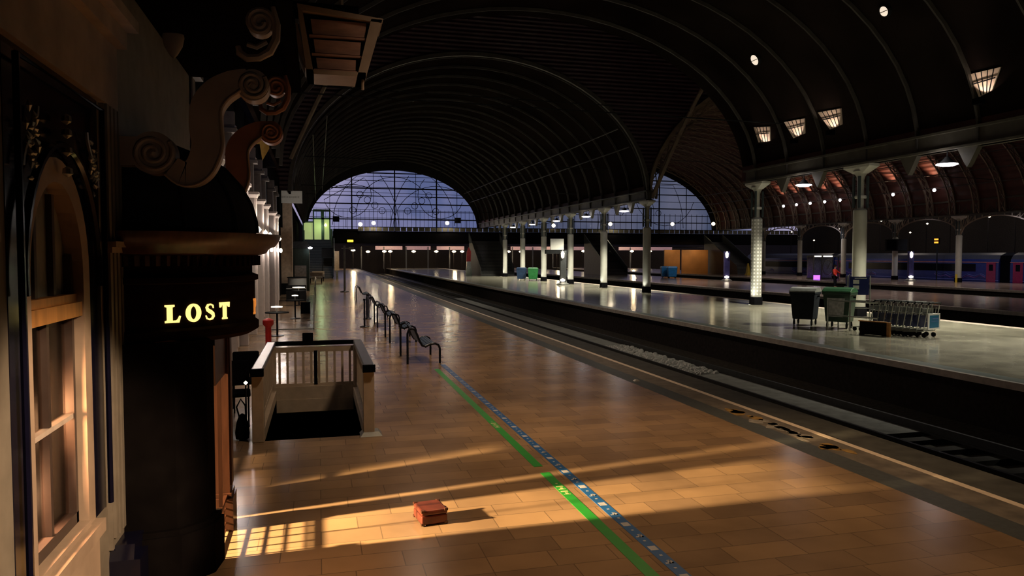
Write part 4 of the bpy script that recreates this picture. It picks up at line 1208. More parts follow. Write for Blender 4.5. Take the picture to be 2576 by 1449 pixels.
# ------------------------------------------------------------------ metal benches along the platform
def bench(loc, label):
    t = thing('metal_bench', label, 'bench', loc, group='blue metal benches along the platform')
    L = 1.5
    prof = [(0.0, 0.0), (0.0, 0.7), (0.03, 0.79), (0.1, 0.82), (0.17, 0.79), (0.22, 0.68), (0.29, 0.5), (0.34, 0.42), (0.42, 0.4), (0.54, 0.45), (0.64, 0.46), (0.72, 0.42), (0.75, 0.34), (0.75, 0.0)]
    for y in (0.0, L):
        obj('end_frame', MB().tube([(x, y, z) for x, z in prof], 0.026, 8), 'bench_frame', t, True)
    m = MB()
    pr = prof[3:11]
    for i in range(len(pr) - 1):
        (x0, z0), (x1, z1) = pr[i], pr[i + 1]
        n = max(1, int(math.hypot(x1 - x0, z1 - z0) / 0.05))
        for k in range(n):
            u0, u1 = (k + 0.06) / n, (k + 0.9) / n
            m.add([(x0 + (x1 - x0) * u, y, z0 + (z1 - z0) * u + dz) for u in (u0, u1) for y in (0.0, L) for dz in (0.0, 0.012)],
                  [(0, 2, 6, 4), (1, 5, 7, 3), (0, 1, 3, 2), (4, 6, 7, 5), (0, 4, 5, 1), (2, 3, 7, 6)])
    obj('seat', m, 'bench_blue', t)
    obj('brace', MB().tube([(0.42, 0, 0.38), (0.42, L, 0.38)], 0.018, 8), 'bench_frame', t)
    return t
bs = [(17.0, 'nearest blue metal bench, at the end of the coloured floor tapes'), (21.35, 'second blue metal bench from the coloured floor tapes'),
      (25.9, 'third blue metal bench from the floor tapes, beside a black stanchion'), (30.4, 'fourth blue metal bench, by the farther black stanchion'),
      (40.5, 'farthest blue metal bench in the row, near the tall sign pole')]
b0 = None
for y, l in bs:
    if b0 is None: b0 = bench((1.97, y, 0), l)
    else: dup(b0, (1.97, y, 0), label=l)
def stanchion(loc, label):
    t = thing('barrier_stanchion', label, 'stanchion', loc, group='black stanchions by the benches')
    obj('base', MB().lathe([(0.17, 0), (0.17, 0.02), (0.05, 0.05)], 18), 'bench_frame', t, True)
    obj('post', MB().lathe([(0.032, 0.03), (0.032, 0.92), (0.045, 0.93), (0.045, 0.99), (0.02, 1.0)], 12), 'bench_frame', t, True)
    return t
s0 = stanchion((1.55, 26.3, 0), 'black stanchion beside the third bench')
dup(s0, (1.85, 29.6, 0), label='black stanchion just before the fourth bench')

# ------------------------------------------------------------------ shops along the wall
sf = thing('shop_front', 'row of white lit pilasters and dark shop windows along the station wall', 'shop front', (-2.28, 0, 0))
pw_ = MB().box(0, 0.38, -0.17, 0.17, 0, 4.42).box(0.38, 0.42, -0.1, 0.1, 0.3, 4.3)
ys = [13.2, 16.0, 18.8, 21.8, 24.8, 27.9, 30.5, 35.3, 38.1]
first = None
pa = None
for y in ys:
    if first is None:
        first = obj('pilaster', pw_, 'shop_white', sf, bevel=0.01); first.location = (0, y, 0)
        cp = obj('capital', MB().box(0, 0.5, -0.24, 0.24, 4.42, 4.5).taper(0.22, 0, 4.32, 4.42, 0.42, 0.38, 0.5, 0.48), 'shop_white', sf); cp.location = (0, y, 0)
        up_ = obj('upper_pier', MB().box(0, 0.34, -0.14, 0.14, 4.5, 5.4).box(0, 0.46, -0.2, 0.2, 5.4, 5.5).box(0.1, 0.4, -0.1, 0.1, 5.5, 5.9), 'shop_grey', sf); up_.location = (0, y, 0)
        lp = obj('wall_lamp', MB().lathe([(0.0, -0.11), (0.05, -0.09), (0.07, 0.0), (0.05, 0.09), (0.0, 0.11)], 10), 'lamp_soft', sf, True); lp.location = (0.52, y, 2.75)
        fin = obj('finial', MB().lathe([(0.0, -0.05), (0.05, 0.0), (0.0, 0.06)], 8), 'shop_white', sf, True); fin.location = (0.4, y, 5.55)
        lp2 = obj('wall_lamp', MB().lathe([(0.0, -0.11), (0.085, 0.0), (0.0, 0.11)], 8), 'lamp_soft', sf, True); lp2.location = (0.48, y - 0.1, 3.32)
    else:
        for o_, lc in ((first, (0, y, 0)), (cp, (0, y, 0)), (up_, (0, y, 0)), (lp, (0.52, y, 2.75)), (fin, (0.4, y, 5.55)), (lp2, (0.48, y - 0.1, 3.32))):
            c = o_.copy(); COL.objects.link(c); c.location = lc
    lamp('pilaster_light', 'POINT', (-2.28 + 0.62, y - 0.22, 2.75), 24, (1.0, 0.84, 0.74), 0.08)
    if y > 17: lamp('capital_light', 'SPOT', (-2.28 + 0.75, y - 0.2, 3.5), 60, (1.0, 0.85, 0.72), 0.06, (-2.1, y - 0.1, 4.5), 75, 0.5)
for i in range(len(ys) - 1):
    obj('shop_window', MB().box(0.05, 0.1, ys[i] + 0.2, ys[i + 1] - 0.2, 0.4, 3.4), 'train_window', sf)
obj('fascia', MB().box(0.0, 0.14, 13, 38.4, 3.4, 4.3), 'shop_dark', sf)
obj('stall_riser', MB().box(0.0, 0.16, 13, 38.4, 0, 0.4), 'shop_dark', sf)
obj('upper_wall', MB().box(0.0, 0.1, 9.8, 60, 4.3, 7.0), 'shop_dark', sf)
# near return of the shop front, seen under the booth cornice
# yellow banner
bn = thing('yellow_banner', 'yellow banner hanging above the white pilasters', 'banner', (-1.85, 26.0, 6.6))
obj('cloth', MB().prism([(-0.3, 0.0), (0.32, 0.0), (0.32, -0.55), (0.1, -0.95), (0.02, -0.4), (-0.3, -0.45)], 'y', -0.01, 0.01), 'banner_yellow', bn)
obj('bar', MB().bar((-0.35, 0, 0.02), (0.36, 0, 0.02), 0.03), 'iron_dark', bn)
rp_ = thing('red_post', 'red post with a flared top by the far end of the railing', 'post', (-1.2, 19.0, 0))
obj('shaft', MB().lathe([(0.11, 0), (0.11, 0.06), (0.07, 0.1), (0.07, 0.75)], 14), 'red_paint', rp_, True)
obj('top', MB().lathe([(0.07, 0.75), (0.13, 0.82), (0.13, 0.92), (0.04, 0.97)], 14), 'red_paint', rp_, True)
# cream square column with sign and iron pier
cc = thing('square_column', 'tall cream square column carrying the white sign board', 'column', (-2.0, 50.3, 0))
obj('shaft', MB().box(-0.4, 0.4, -0.4, 0.4, 0.7, 6.2), 'cream', cc, bevel=0.02)
obj('plinth', MB().box(-0.46, 0.46, -0.46, 0.46, 0, 0.7), 'iron_dark', cc)
obj('iron_pier', MB().box(-0.38, 0.3, -0.2, 0.2, 6.55, 11.2).box(0.3, 0.42, -0.25, 0.25, 6.4, 12.2), 'girder_paint', cc)
pat = MB()
for z in (6.9, 7.3, 7.55, 8.9, 9.1, 10.0, 10.9): pat.box(-0.36, 0.28, -0.26, -0.2, z, z + 0.09)
for k in range(5):
    z = 7.75 + 0.22 * k
    pat.box(-0.22 + 0.05 * (k % 2), 0.12 + 0.04 * (k % 3), -0.25, -0.2, z, z + 0.08)
    pat.box(-0.2 + 0.28 * (k % 2), -0.12 + 0.28 * (k % 2), -0.25, -0.2, z, z + 0.22)
obj('fretwork', pat, 'rib_tan', cc)
sg = thing('hanging_sign', 'white oblong hanging sign with faint grey lettering', 'sign', (-1.9, 48.6, 5.78))
obj('board', MB().box(-0.98, 0.98, -0.06, 0.06, 0, 0.78), 'sign_white', sg, bevel=0.01)
lt_ = MB(); x = -0.68
for k in range(14):
    w_ = 0.05 + 0.03 * ((k * 7) % 3)
    lt_.box(x, x + w_, -0.065, -0.06, 0.33, 0.45); x += w_ + 0.03
obj('lettering', lt_, 'sign_grey_mark', sg)
obj('hanger', MB().bar((-0.5, 0, 0.78), (-0.5, 0, 1.3), 0.04).bar((0.5, 0, 0.78), (0.5, 0, 1.3), 0.04), 'iron_dark', sg)
lamp('sign_light', 'SPOT', (-0.8, 44.8, 5.0), 60, (1.0, 0.9, 0.78), 0.1, (-1.9, 48.6, 6.1), 60, 0.6)
lamp('cream_column_light', 'SPOT', (0.0, 47, 1.0), 60, (1.0, 0.72, 0.5), 0.1, (-1.9, 50, 3.0), 70, 0.6)
# counter, tables and lamps of the cafe
dr_ = thing('round_counter', 'pale round counter drum at the foot of the cream column', 'counter', (-1.25, 47.0, 0))
obj('drum', MB().lathe([(0.55, 0.25), (0.55, 1.15)], 28), 'sign_white', dr_, True)
obj('plinth', MB().lathe([(0.5, 0), (0.5, 0.25)], 28), 'iron_dark', dr_, True)
obj('top', MB().lathe([(0.6, 1.15), (0.6, 1.2)], 28), 'iron_dark', dr_, True)
lamp('counter_light', 'SPOT', (0.2, 44.5, 3.0), 40, (1.0, 0.95, 0.8), 0.1, (-1.1, 47, 0.8), 60, 0.5)
ck = thing('cafe_kiosk', 'dark teal kiosk with a small hooded roof beside the drum', 'kiosk', (-1.1, 55, 0))
obj('body', MB().box(-0.7, 0.5, -1.0, 1.0, 0, 3.0), 'green_pillar', ck)
obj('roof', MB().taper(-0.1, 0, 3.0, 3.5, 1.5, 2.3, 0.9, 1.6), 'iron_dark', ck)
obj('hatch', MB().box(-0.5, 0.3, -1.05, -1.0, 1.0, 1.8), 'notice_pale', ck)
kl = obj('kiosk_lamp', MB().lathe([(0, -0.1), (0.13, -0.06), (0.16, 0.02), (0.0, 0.08)], 12), 'lamp_white', None, True); kl.location = (-0.52, 53.7, 3.05)
tag(kl, 'small white lamp hanging at the corner of the dark kiosk', 'lamp')
def cafe_table(loc, label, lit=True):
    t = thing('cafe_table', label, 'table', loc, group='cafe tables by the shop wall')
    obj('tabletop', MB().lathe([(0.36, 0.72), (0.36, 0.75)], 20), 'iron_dark', t)
    obj('leg', MB().lathe([(0.2, 0), (0.2, 0.02), (0.03, 0.04), (0.03, 0.72)], 12), 'bench_frame', t)
    return t
ct = cafe_table((-1.25, 24.0, 0), 'small dark round table nearest the stair railing')
dup(ct, (-0.9, 30.5, 0), label='small dark round table between the shop wall and the glass screen')
dup(ct, (-0.95, 38.5, 0), label='small dark round table farthest along the glass screen')
def tlamp(loc, r, label):
    t = thing('disc_lamp', label, 'lamp', loc, group='flat bright lamps on the cafe tables')
    obj('stem', MB().tube([(0, 0, 0), (0, 0, 0.16)], 0.015, 6), 'steel', t)
    obj('disc', MB().lathe([(0.0, 0.2), (r, 0.18), (r, 0.155), (0.0, 0.15)], 18), 'lamp_soft', t, True)
    return t
tlamp((-1.25, 23.9, 0.75), 0.17, 'flat bright lamp on the table nearest the stair railing')
tlamp((-0.9, 30.5, 0.75), 0.12, 'flat bright lamp on the table beside the glass screen')
tlamp((-0.95, 38.4, 0.75), 0.3, 'flat bright lamp on the farthest cafe table')
gs = thing('glass_screen', 'low clear glass screen enclosing the cafe tables', 'glass screen', (-0.16, 25.7, 0))
obj('pane', MB().box(-0.006, 0.006, 0.0, 22, 0.05, 1.15), 'pane_clear', gs)
for k in range(4): obj('post', MB().box(-0.02, 0.02, 7.3 * k - 0.02, 7.3 * k + 0.02, 0, 1.18), 'steel_dull', gs)
obj('end_rail', MB().box(-1.6, 0, -0.02, 0.02, 0.02, 0.06), 'steel_dull', gs)
cnt = thing('dark_counter', 'dark counter with a bright steel front rail among the cafe tables', 'counter', (-1.0, 42.5, 0))
obj('body', MB().box(-0.7, 0.35, -0.4, 0.4, 0, 0.85), 'iron_dark', cnt)
obj('rail', MB().bar((-0.7, -0.44, 0.7), (0.35, -0.44, 0.7), 0.05), 'steel', cnt)
bx_ = thing('black_box', 'small black box standing on the cafe floor', 'box', (-0.55, 33.2, 0))
obj('body', MB().box(-0.2, 0.2, -0.2, 0.2, 0, 0.45), 'black', bx_, bevel=0.01); obj('lid', MB().box(-0.21, 0.21, -0.21, 0.21, 0.45, 0.48), 'black', bx_)
bx2 = obj('rail_box', MB().box(-0.09, 0.09, -0.06, 0.06, 0, 0.14), 'black', None, bevel=0.01); bx2.location = (0.0, 15.3, 0.0)
bx2.location = (-0.19, WY1 + 0.08, 1.006)
tag(bx2, 'small black box sitting on the far handrail of the stair opening', 'box')
# seats and parcels in front of the far stair
for i, (x, y, l) in enumerate(((-0.2, 70, 'dark seat with pale slats before the far stair, nearer one'), (0.0, 76, 'dark seat with pale slats before the far stair, farther one'))):
    t = thing('slatted_seat', l, 'seat', (x, y, 0))
    obj('seat', MB().box(-0.6, 0.6, -0.25, 0.25, 0.42, 0.5), 'edge_pale', t); obj('backrest', MB().box(-0.6, 0.6, 0.2, 0.28, 0.6, 0.95), 'edge_pale', t)
    for sx in (-0.5, 0.5): obj('leg', MB().box(sx - 0.04, sx + 0.04, -0.2, 0.25, 0, 0.42), 'iron_dark', t)

# ------------------------------------------------------------------ far footbridge, stairs and lights
fb = thing('footbridge', 'long dark footbridge crossing all platforms below the end windows', 'footbridge', (0, 98, 0))
obj('deck', MB().box(1.9, 70, -1.2, 1.2, 4.1, 5.65), 'bridge_dark', fb)
pn = MB(); x = 5.0
while x < 69: pn.box(x, x + 0.66, -1.3, -1.2, 5.66, 6.12); x += 0.78
obj('parapet', pn, 'bridge_panel', fb)
obj('parapet_rail', MB().box(5, 70, -1.3, -1.2, 6.12, 6.2).box(1.9, 5.0, -1.25, -1.2, 5.65, 5.9), 'bridge_dark', fb)
brl = None
for i, (x, z, l) in enumerate(((5.28, 6.5, 1), (6.95, 6.68, 1.6), (16.5, 6.78, 1.6), (31.2, 6.6, 1.0), (39.5, 6.9, 1.5), (49.0, 7.0, 1.4), (55.5, 7.1, 1.2))):
    loc = (x, 96.6, z)
    if brl is None:
        brl = thing('bridge_lamp', 'round bright lamp on the footbridge parapet', 'lamp', loc, group='lamps on the footbridge parapet')
        obj('globe', MB().lathe([(0, -0.26), (0.2, -0.18), (0.27, 0), (0.2, 0.18), (0, 0.26)], 12), 'lamp_warm', brl, True)
        obj('stem', MB().bar((0, 0.12, -1.1), (0, 0.12, 0.0), 0.05), 'iron_dark', brl)
    else: dup(brl, loc)
    if i in (1, 2, 4): lamp('bridge_lamp_light', 'POINT', (x, 96.2, z), 130, (1.0, 0.85, 0.6), 0.2)
for x, l in ((2.3, 'small dark square screen hung under the end window near the lit lobby'), (18.0, 'small dark square screen hung under the end window near the grey stair')):
    t = thing('display_screen', l, 'screen', (x, 97.0, 6.8))
    obj('panel', MB().box(-0.38, 0.38, -0.1, 0.1, 0, 0.7), 'black', t); obj('arm', MB().bar((0.4, 0, 0.35), (1.4, 0, 0.35), 0.06).bar((1.2, 0, 0.35), (1.2, 0, -0.7), 0.06), 'iron_dark', t)
def stair(x0, x1, y_top, y_foot, z, label, mt='stair_grey'):
    t = thing('bridge_stair', label, 'stairs', ((x0 + x1) / 2, y_foot, 0))
    n = 24; w_ = (x1 - x0) / 2
    m = MB(); e = MB()
    for k in range(n):
        ya = (y_top - y_foot) * k / n; yb = (y_top - y_foot) * (k + 1) / n
        m.box(-w_, w_, ya, y_top - y_foot, z * k / n, z * (k + 1) / n)
        e.box(-w_, w_, ya - 0.02, ya + 0.05, z * (k + 1) / n - 0.05, z * (k + 1) / n + 0.01)
    obj('flight', m, mt, t); obj('nosing', e, 'stair_edge', t)
    L = y_top - y_foot
    for sx in (-w_, w_):
        obj('balustrade', MB().prism([(0, 0.1), (0.15, 1.1), (L, z + 1.1), (L, z + 0.1)], 'x', sx - 0.05, sx + 0.05), 'stair_grey', t)
    return t
stair(-1.55, 1.6, 91.0, 83.5, 4.4, 'wide dark stair rising to the green lit lobby')
stair(19.4, 23.6, 96.5, 89.0, 4.4, 'grey stair descending from the footbridge to the middle platform')
stair(35.6, 38.4, 96.5, 88.0, 4.4, 'dark stair descending from the footbridge to the third platform')
stair(54.0, 57.0, 96.5, 87.5, 4.4, 'far stair descending beside the orange lit hoarding')
ss = thing('stair_screen', 'dark display panel on two posts before the wide stair', 'screen', (1.05, 83.2, 0))
obj('panel', MB().box(-0.66, 0.7, 0, 0.1, 2.3, 3.35), 'train_window', ss)
for sx in (-0.62, 0.66): obj('post', MB().box(sx - 0.03, sx + 0.03, 0.1, 0.15, 0, 3.35), 'iron_dark', ss)
lb = thing('lift_lobby', 'glazed lobby with green glowing windows at the top of the wide stair', 'lobby', (0, 92, 4.4))
obj('frame', MB().box(-1.8, 1.75, 0, 3, -0.25, 0.0).box(-1.75, -1.6, -0.1, 0.1, 0, 2.2).box(-0.55, -0.4, -0.1, 0.1, 0, 3.6).box(0.42, 0.75, -0.1, 0.1, 0, 3.6).box(1.35, 1.5, -0.1, 0.1, 0, 3.6).box(-0.5, 1.5, -0.1, 0.1, 2.45, 2.65).box(-0.5, 1.5, -0.1, 3, 3.55, 3.65).box(-1.8, -0.5, -0.1, 0.1, 2.05, 2.2).box(1.5, 1.75, -0.08, 0.1, 0, 1.3), 'green_pillar', lb)
obj('lit_pane', MB().box(-1.6, -0.55, 0.1, 0.14, 0, 2.05), 'lit_green', lb)
obj('lit_pane', MB().box(-0.4, 0.42, 0.1, 0.14, 0, 2.45), 'lit_green', lb)
obj('lit_pane', MB().box(0.75, 1.35, 0.1, 0.14, 0, 2.45), 'lit_green', lb)
obj('upper_pane', MB().box(-0.4, 0.42, 0.02, 0.05, 2.65, 3.55).box(0.75, 1.35, 0.02, 0.05, 2.65, 3.55), 'pane_clear', lb)
obj('lamp', MB().lathe([(0, -0.16), (0.16, 0), (0, 0.22)], 10), 'lamp_warm', lb, True).location = (0.92, 0.0, 1.75)
lamp('lobby_light', 'POINT', (0.3, 90.8, 6.0), 60, (0.75, 1.0, 0.5), 0.2)
lamp('stair_fill_light', 'SPOT', (0.0, 76, 5.5), 260, (0.85, 0.9, 1.0), 0.2, (0.0, 87, 2.0), 50, 0.6)  # fixtureless spot added to bring out the wide stair
# tall sign pole in front of the stair
sp_ = thing('sign_pole', 'tall slim pole with a pale panel standing before the footbridge', 'pole', (1.75, 52.0, 0))
obj('pole', MB().lathe([(0.3, 0), (0.3, 0.05), (0.07, 0.08), (0.07, 3.2)], 12), 'steel_dull', sp_, True)
obj('arm', MB().bar((-0.2, 0, 3.0), (0.55, 0, 3.0), 0.06).box(0.3, 0.65, -0.1, 0.1, 2.9, 3.1), 'steel_dull', sp_)
pnl = thing('cream_signboard', 'tall cream lit board at the foot of the wide stair', 'panel', (1.9, 82.0, 0))
obj('panel', MB().box(-0.18, 0.3, -0.1, 0.1, 0.9, 3.0), 'cream', pnl); obj('post', MB().box(-0.24, -0.18, -0.1, 0.1, 0, 4.4).box(-0.1, 0.2, -0.1, 0.1, 0, 0.9), 'steel_dull', pnl)
lamp('panel_light', 'SPOT', (2.2, 79, 3.5), 70, (1, 0.8, 0.5), 0.1, (1.95, 82, 1.6), 60, 0.5)
# glowing things under the bridge
yl = thing('signal_light', 'yellow lit indicator under the footbridge', 'signal', (4.0, 96.62, 4.1))
obj('lens', MB().box(-0.38, 0.38, -0.06, 0.06, 0.12, 0.42), 'lamp_yellow', yl, bevel=0.05); obj('housing', MB().box(-0.46, 0.46, 0.06, 0.2, 0.04, 0.5), 'black', yl)
far = None
for i, px in enumerate(((6.3, 3.5), (9.0, 3.25), (12.0, 3.3), (13.1, 3.3), (17.5, 3.3), (21.8, 3.3), (25.2, 3.3), (26.8, 3.3), (34.0, 3.3), (36.0, 3.3), (38.5, 3.3), (44.0, 3.4), (46.0, 3.4), (51.5, 3.4), (57, 3.4), (62, 3.4), (66.0, 3.4), (74, 3.4), (80, 3.4), (84, 3.4))):
    loc = (px[0], 140.0, px[1])
    if far is None:
        far = thing('platform_lamp', 'small warm lamp glowing far off below the footbridge', 'lamp', loc, group='far lamps seen below the footbridge')
        fp_ = far
        obj('globe', MB().lathe([(0, -0.22), (0.34, -0.12), (0.4, 0), (0.34, 0.1), (0, 0.2)], 12), 'lamp_warm', far, True)
        obj('post', MB().bar((0.0, 0.3, -4.35), (0.0, 0.3, 0.2), 0.08).bar((0, 0.3, 0.15), (0, 0, 0.15), 0.05), 'wall_dark', far)
    else: dup(far, loc)
    if i % 3 == 0: lamp('far_light', 'POINT', (px[0], 139, px[1]), 500, (1, 0.72, 0.4), 0.3)
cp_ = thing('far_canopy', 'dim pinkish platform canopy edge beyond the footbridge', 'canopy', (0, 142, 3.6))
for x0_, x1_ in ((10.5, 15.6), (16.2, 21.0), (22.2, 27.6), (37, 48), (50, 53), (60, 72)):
    obj('fascia', MB().box(x0_, x1_, 0, 0.2, 0.0, 0.7), 'fascia_glow', cp_)
obj('roof', MB().box(8, 80, 0.2, 6, 0.6, 0.75), 'bridge_dark', cp_)
for k in range(14): obj('post', MB().box(7.8 + 4.2 * k, 8.0 + 4.2 * k, -0.1, 0.1, -3.6, 0.6), 'stair_grey', cp_)
struct('wall_far', MB().box(-9, 130, Y1, Y1 + 0.3, -1.5, 6.3), 'brick_dark')
sgn = thing('red_signal_post', 'red banner above a pale post by the grey stair', 'post', (18.55, 92.5, 0))
obj('banner', MB().prism([(-0.3, 1.75), (0.25, 1.75), (0.3, 3.0), (0.0, 3.6), (-0.25, 3.0)], 'y', -0.05, 0.05), 'red_paint', sgn); obj('post', MB().taper(0.0, 0, 0, 1.75, 0.8, 0.3, 0.5, 0.2), 'steel', sgn)
lamp('red_banner_light', 'SPOT', (17.5, 88, 2.8), 60, (1, 0.8, 0.8), 0.1, (18.5, 92.5, 2.2), 50, 0.5)

# ------------------------------------------------------------------ on the middle platform: bins, trolleys, sign
def big_bin(loc, rz, body, lid, label, notice=True):
    t = thing('wheelie_bin', label, 'bin', loc, rz)
    obj('body', MB().taper(0, 0, 0.22, 1.15, 0.92, 0.72, 1.12, 0.9).taper(0, 0, 1.12, 1.2, 1.18, 0.98, 1.18, 0.98), body, t, bevel=0.02)
    pts = [(-0.5, 1.2), (0.5, 1.2), (0.5, 1.24), (0.3, 1.33), (0.0, 1.37), (-0.3, 1.33), (-0.5, 1.24)]
    obj('lid', MB().prism(pts, 'x', -0.6, 0.6), lid, t, bevel=0.015)
    for sx in (-0.4, 0.4):
        for sy in (-0.3, 0.3):
            w_ = MB().lathe([(0.0, -0.025), (0.09, -0.025), (0.1, -0.015), (0.1, 0.015), (0.09, 0.025), (0.0, 0.025)], 14)
            w_.xform(Matrix.Translation((sx, sy, 0.1)) @ Matrix.Rotation(PI / 2, 4, 'Y'))
            w_.box(sx - 0.03, sx + 0.03, sy - 0.03, sy + 0.03, 0.1, 0.24)
            obj('wheel', w_, 'rubber', t)
    if notice: obj('notice', MB().prism([(-0.36, 0.4), (0.3, 0.4), (0.36, 1.02), (-0.38, 1.02)], 'y', -0.47, -0.44), 'notice_pale', t)
    for sx in (-1, 1): obj('trunnion', MB().tube([(sx * 0.56, 0, 1.05), (sx * 0.66, 0, 1.05)], 0.03, 8), 'rubber', t)
    return t
BA = big_bin((17.0, 23.1, 0), math.radians(-52), 'bin_grey', 'bin_grey_lid', 'large dark grey wheeled bin with pale lid, beside the studded column', False)
BB = big_bin((17.42, 21.8, 0), math.radians(-56), 'bin_green', 'bin_green_lid', 'large dark green wheeled bin with green lid and a pale notice')
lamp('bin_light', 'SPOT', (18.5, 16.5, 5.5), 34, (0.95, 1.0, 0.88), 0.3, (17.7, 21.5, 0.5), 70, 0.7)
BA.scale = (0.76, 0.86, 1.0); BB.scale = (0.8, 0.82, 1.03)
# blue board on a frame
sb = thing('information_board', 'blue sign board with two white squares on a steel frame, behind the trolleys', 'sign', (18.9, 22.65, 0), math.radians(-30))
obj('board', MB().box(-0.33, 0.33, -0.03, 0.03, 1.08, 1.74), 'sign_blue', sb)
obj('mark', MB().box(-0.2, 0.0, -0.034, -0.03, 1.48, 1.62).box(-0.2, 0.0, -0.034, -0.03, 1.28, 1.42).box(-0.15, 0.25, -0.034, -0.03, 1.67, 1.695), 'sign_white', sb)
obj('frame', MB().tube([(-0.37, 0, 0), (-0.37, 0, 1.78)], 0.02, 8).tube([(0.37, 0, 0), (0.37, 0, 1.78)], 0.02, 8).bar((-0.37, 0, 0.6), (0.37, 0, 0.6), 0.03).bar((-0.37, -0.25, 0.02), (-0.37, 0.25, 0.02), 0.05).bar((0.37, -0.25, 0.02), (0.37, 0.25, 0.02), 0.05), 'steel', sb)
# trolley guide rail
tr_ = thing('trolley_rail', 'steel guide rail at the back of the row of luggage trolleys', 'rail', (17.3, 21.0, 0), math.radians(-75))
rm = MB()
for z in (0.48, 0.98): rm.tube([(-0.75, -0.28, z), (1.1, -0.28, z)], 0.025, 8)
for x in (-0.75, 0.1): rm.tube([(x, -0.28, 0), (x, -0.28, 0.98)], 0.025, 8)
rm.tube([(-0.75, -0.28, 0.98), (-0.75, 0.28, 0.98)], 0.025, 8); rm.tube([(-0.75, 0.28, 0), (-0.75, 0.28, 0.98), (0.3, 0.28, 0.98)], 0.025, 8)
obj('rail', rm, 'steel', tr_, True)
def trolley(loc, rz, label, board):
    t = thing('luggage_trolley', label, 'trolley', loc, rz, 'nested luggage trolleys')
    fm = MB()
    for sy in (-0.28, 0.28):
        fm.tube([(0.42, sy, 0.14), (-0.25, sy, 0.2), (-0.3, sy, 0.5), (-0.38, sy, 1.0)], 0.016, 6)
    fm.tube([(-0.3, -0.28, 0.5), (-0.3, 0.28, 0.5)], 0.014, 6).tube([(0.4, -0.28, 0.14), (0.4, 0.28, 0.14)], 0.014, 6).tube([(-0.25, -0.28, 0.24), (-0.25, 0.28, 0.24)], 0.014, 6)
    for sy in (-0.15, 0.0, 0.15): fm.tube([(-0.28, sy, 0.26), (-0.36, sy, 0.92)], 0.009, 5)
    obj('frame', fm, 'steel', t, True)
    obj('handle', MB().tube([(-0.38, -0.3, 1.01), (-0.42, -0.28, 1.06), (-0.42, 0.28, 1.06), (-0.38, 0.3, 1.01)], 0.026, 8), 'bench_frame', t, True)
    obj('basket', MB().box(-0.34, -0.2, -0.26, 0.26, 0.72, 0.74).box(-0.21, -0.19, -0.26, 0.26, 0.74, 0.88), 'steel_dull', t)
    for (x, sy) in ((0.36, -0.2), (0.36, 0.2), (-0.24, -0.24), (-0.24, 0.24)):
        w_ = MB().lathe([(0.0, -0.02), (0.07, -0.02), (0.075, 0.0), (0.07, 0.02), (0.0, 0.02)], 12)
        w_.xform(Matrix.Translation((x, sy, 0.076)) @ Matrix.Rotation(PI / 2, 4, 'X'))
        obj('wheel', w_, 'rubber', t)
    if board:
        p_ = obj('advert_panel', MB().box(-0.4, -0.37, -0.3, 0.3, 0.26, 0.74), 'sign_white', t)
        obj('picture', MB().box(-0.408, -0.4, -0.23, 0.23, 0.31, 0.69), 'sign_cyan', p_)
        obj('stripe', MB().box(-0.411, -0.408, -0.2, 0.1, 0.58, 0.6).box(-0.411, -0.408, -0.2, 0.16, 0.5, 0.515), 'train_wave', p_)
    else:
        obj('panel', MB().box(-0.345, -0.33, -0.26, 0.26, 0.3, 0.66), 'sign_blue', t)
    return t
tdir = Vector((0.49, -1.93, 0)).normalized()
rz_t = math.atan2(-tdir.y, -tdir.x)
N_T = 9
ordw = ['farthest', 'eighth', 'seventh', 'sixth', 'fifth', 'fourth', 'third', 'second', 'front']
tproto = None
for k in range(N_T):
    p_ = Vector((17.55, 20.55, 0)) + tdir * (0.225 * k)
    if k == N_T - 1:
        trolley(p_ - Vector((0, 0, 0)), rz_t, 'front luggage trolley of the nested row, with a blue picture in a white panel', True)
    else:
        l = 'steel luggage trolley nested in the row, ' + (ordw[k] + ' counted from the blue picture panel' if k else 'last one beside the guide rail')
        if tproto is None: tproto = trolley(p_, rz_t, l, False)
        else: dup(tproto, p_, rz_t, label=l)
bb = thing('barrier_board', 'low black board with orange edges standing before the trolleys', 'board', (16.83, 19.45, 0), math.atan2(19.02 - 19.96, 17.06 - 16.68))
obj('panel', MB().box(-0.46, 0.46, -0.03, 0.03, 0.02, 0.42), 'board_black', bb)
obj('edge', MB().box(0.4, 0.5, -0.04, 0.04, 0.0, 0.44).box(-0.5, 0.4, -0.04, 0.04, 0.42, 0.45), 'board_orange', bb)
obj('foot', MB().box(-0.4, -0.34, -0.15, 0.15, 0, 0.03).box(0.3, 0.36, -0.15, 0.15, 0, 0.03), 'board_black', bb)
# smaller bins further along
def small_bin(loc, mt, label):
    t = thing('wheelie_bin', label, 'bin', loc, math.radians(-15))
    obj('body', MB().taper(0, 0, 0.15, 1.15, 0.85, 0.7, 1.05, 0.9), mt, t, bevel=0.02); obj('lid', MB().taper(0, 0, 1.15, 1.3, 1.12, 0.96, 0.9, 0.8), mt, t, bevel=0.02)
    for sx in (-0.35, 0.35): obj('wheel', MB().tube([(sx - 0.03, -0.25, 0.09), (sx + 0.03, -0.25, 0.09)], 0.09, 10).box(sx - 0.02, sx + 0.02, 0.2, 0.3, 0, 0.16), 'rubber', t)
    return t
small_bin((20.0, 72.5, 0), 'bin_far_blue', 'slate blue wheeled bin beside the green one on the middle platform')
small_bin((20.9, 71.4, 0), 'bin_far_green', 'bright green wheeled bin on the middle platform')
small_bin((38.3, 75.5, 0), 'bin_bright_blue', 'bright blue wheeled bin, nearer of the pair on the third platform')
small_bin((38.2, 76.9, 0), 'bin_bright_blue', 'bright blue wheeled bin, farther of the pair on the third platform')
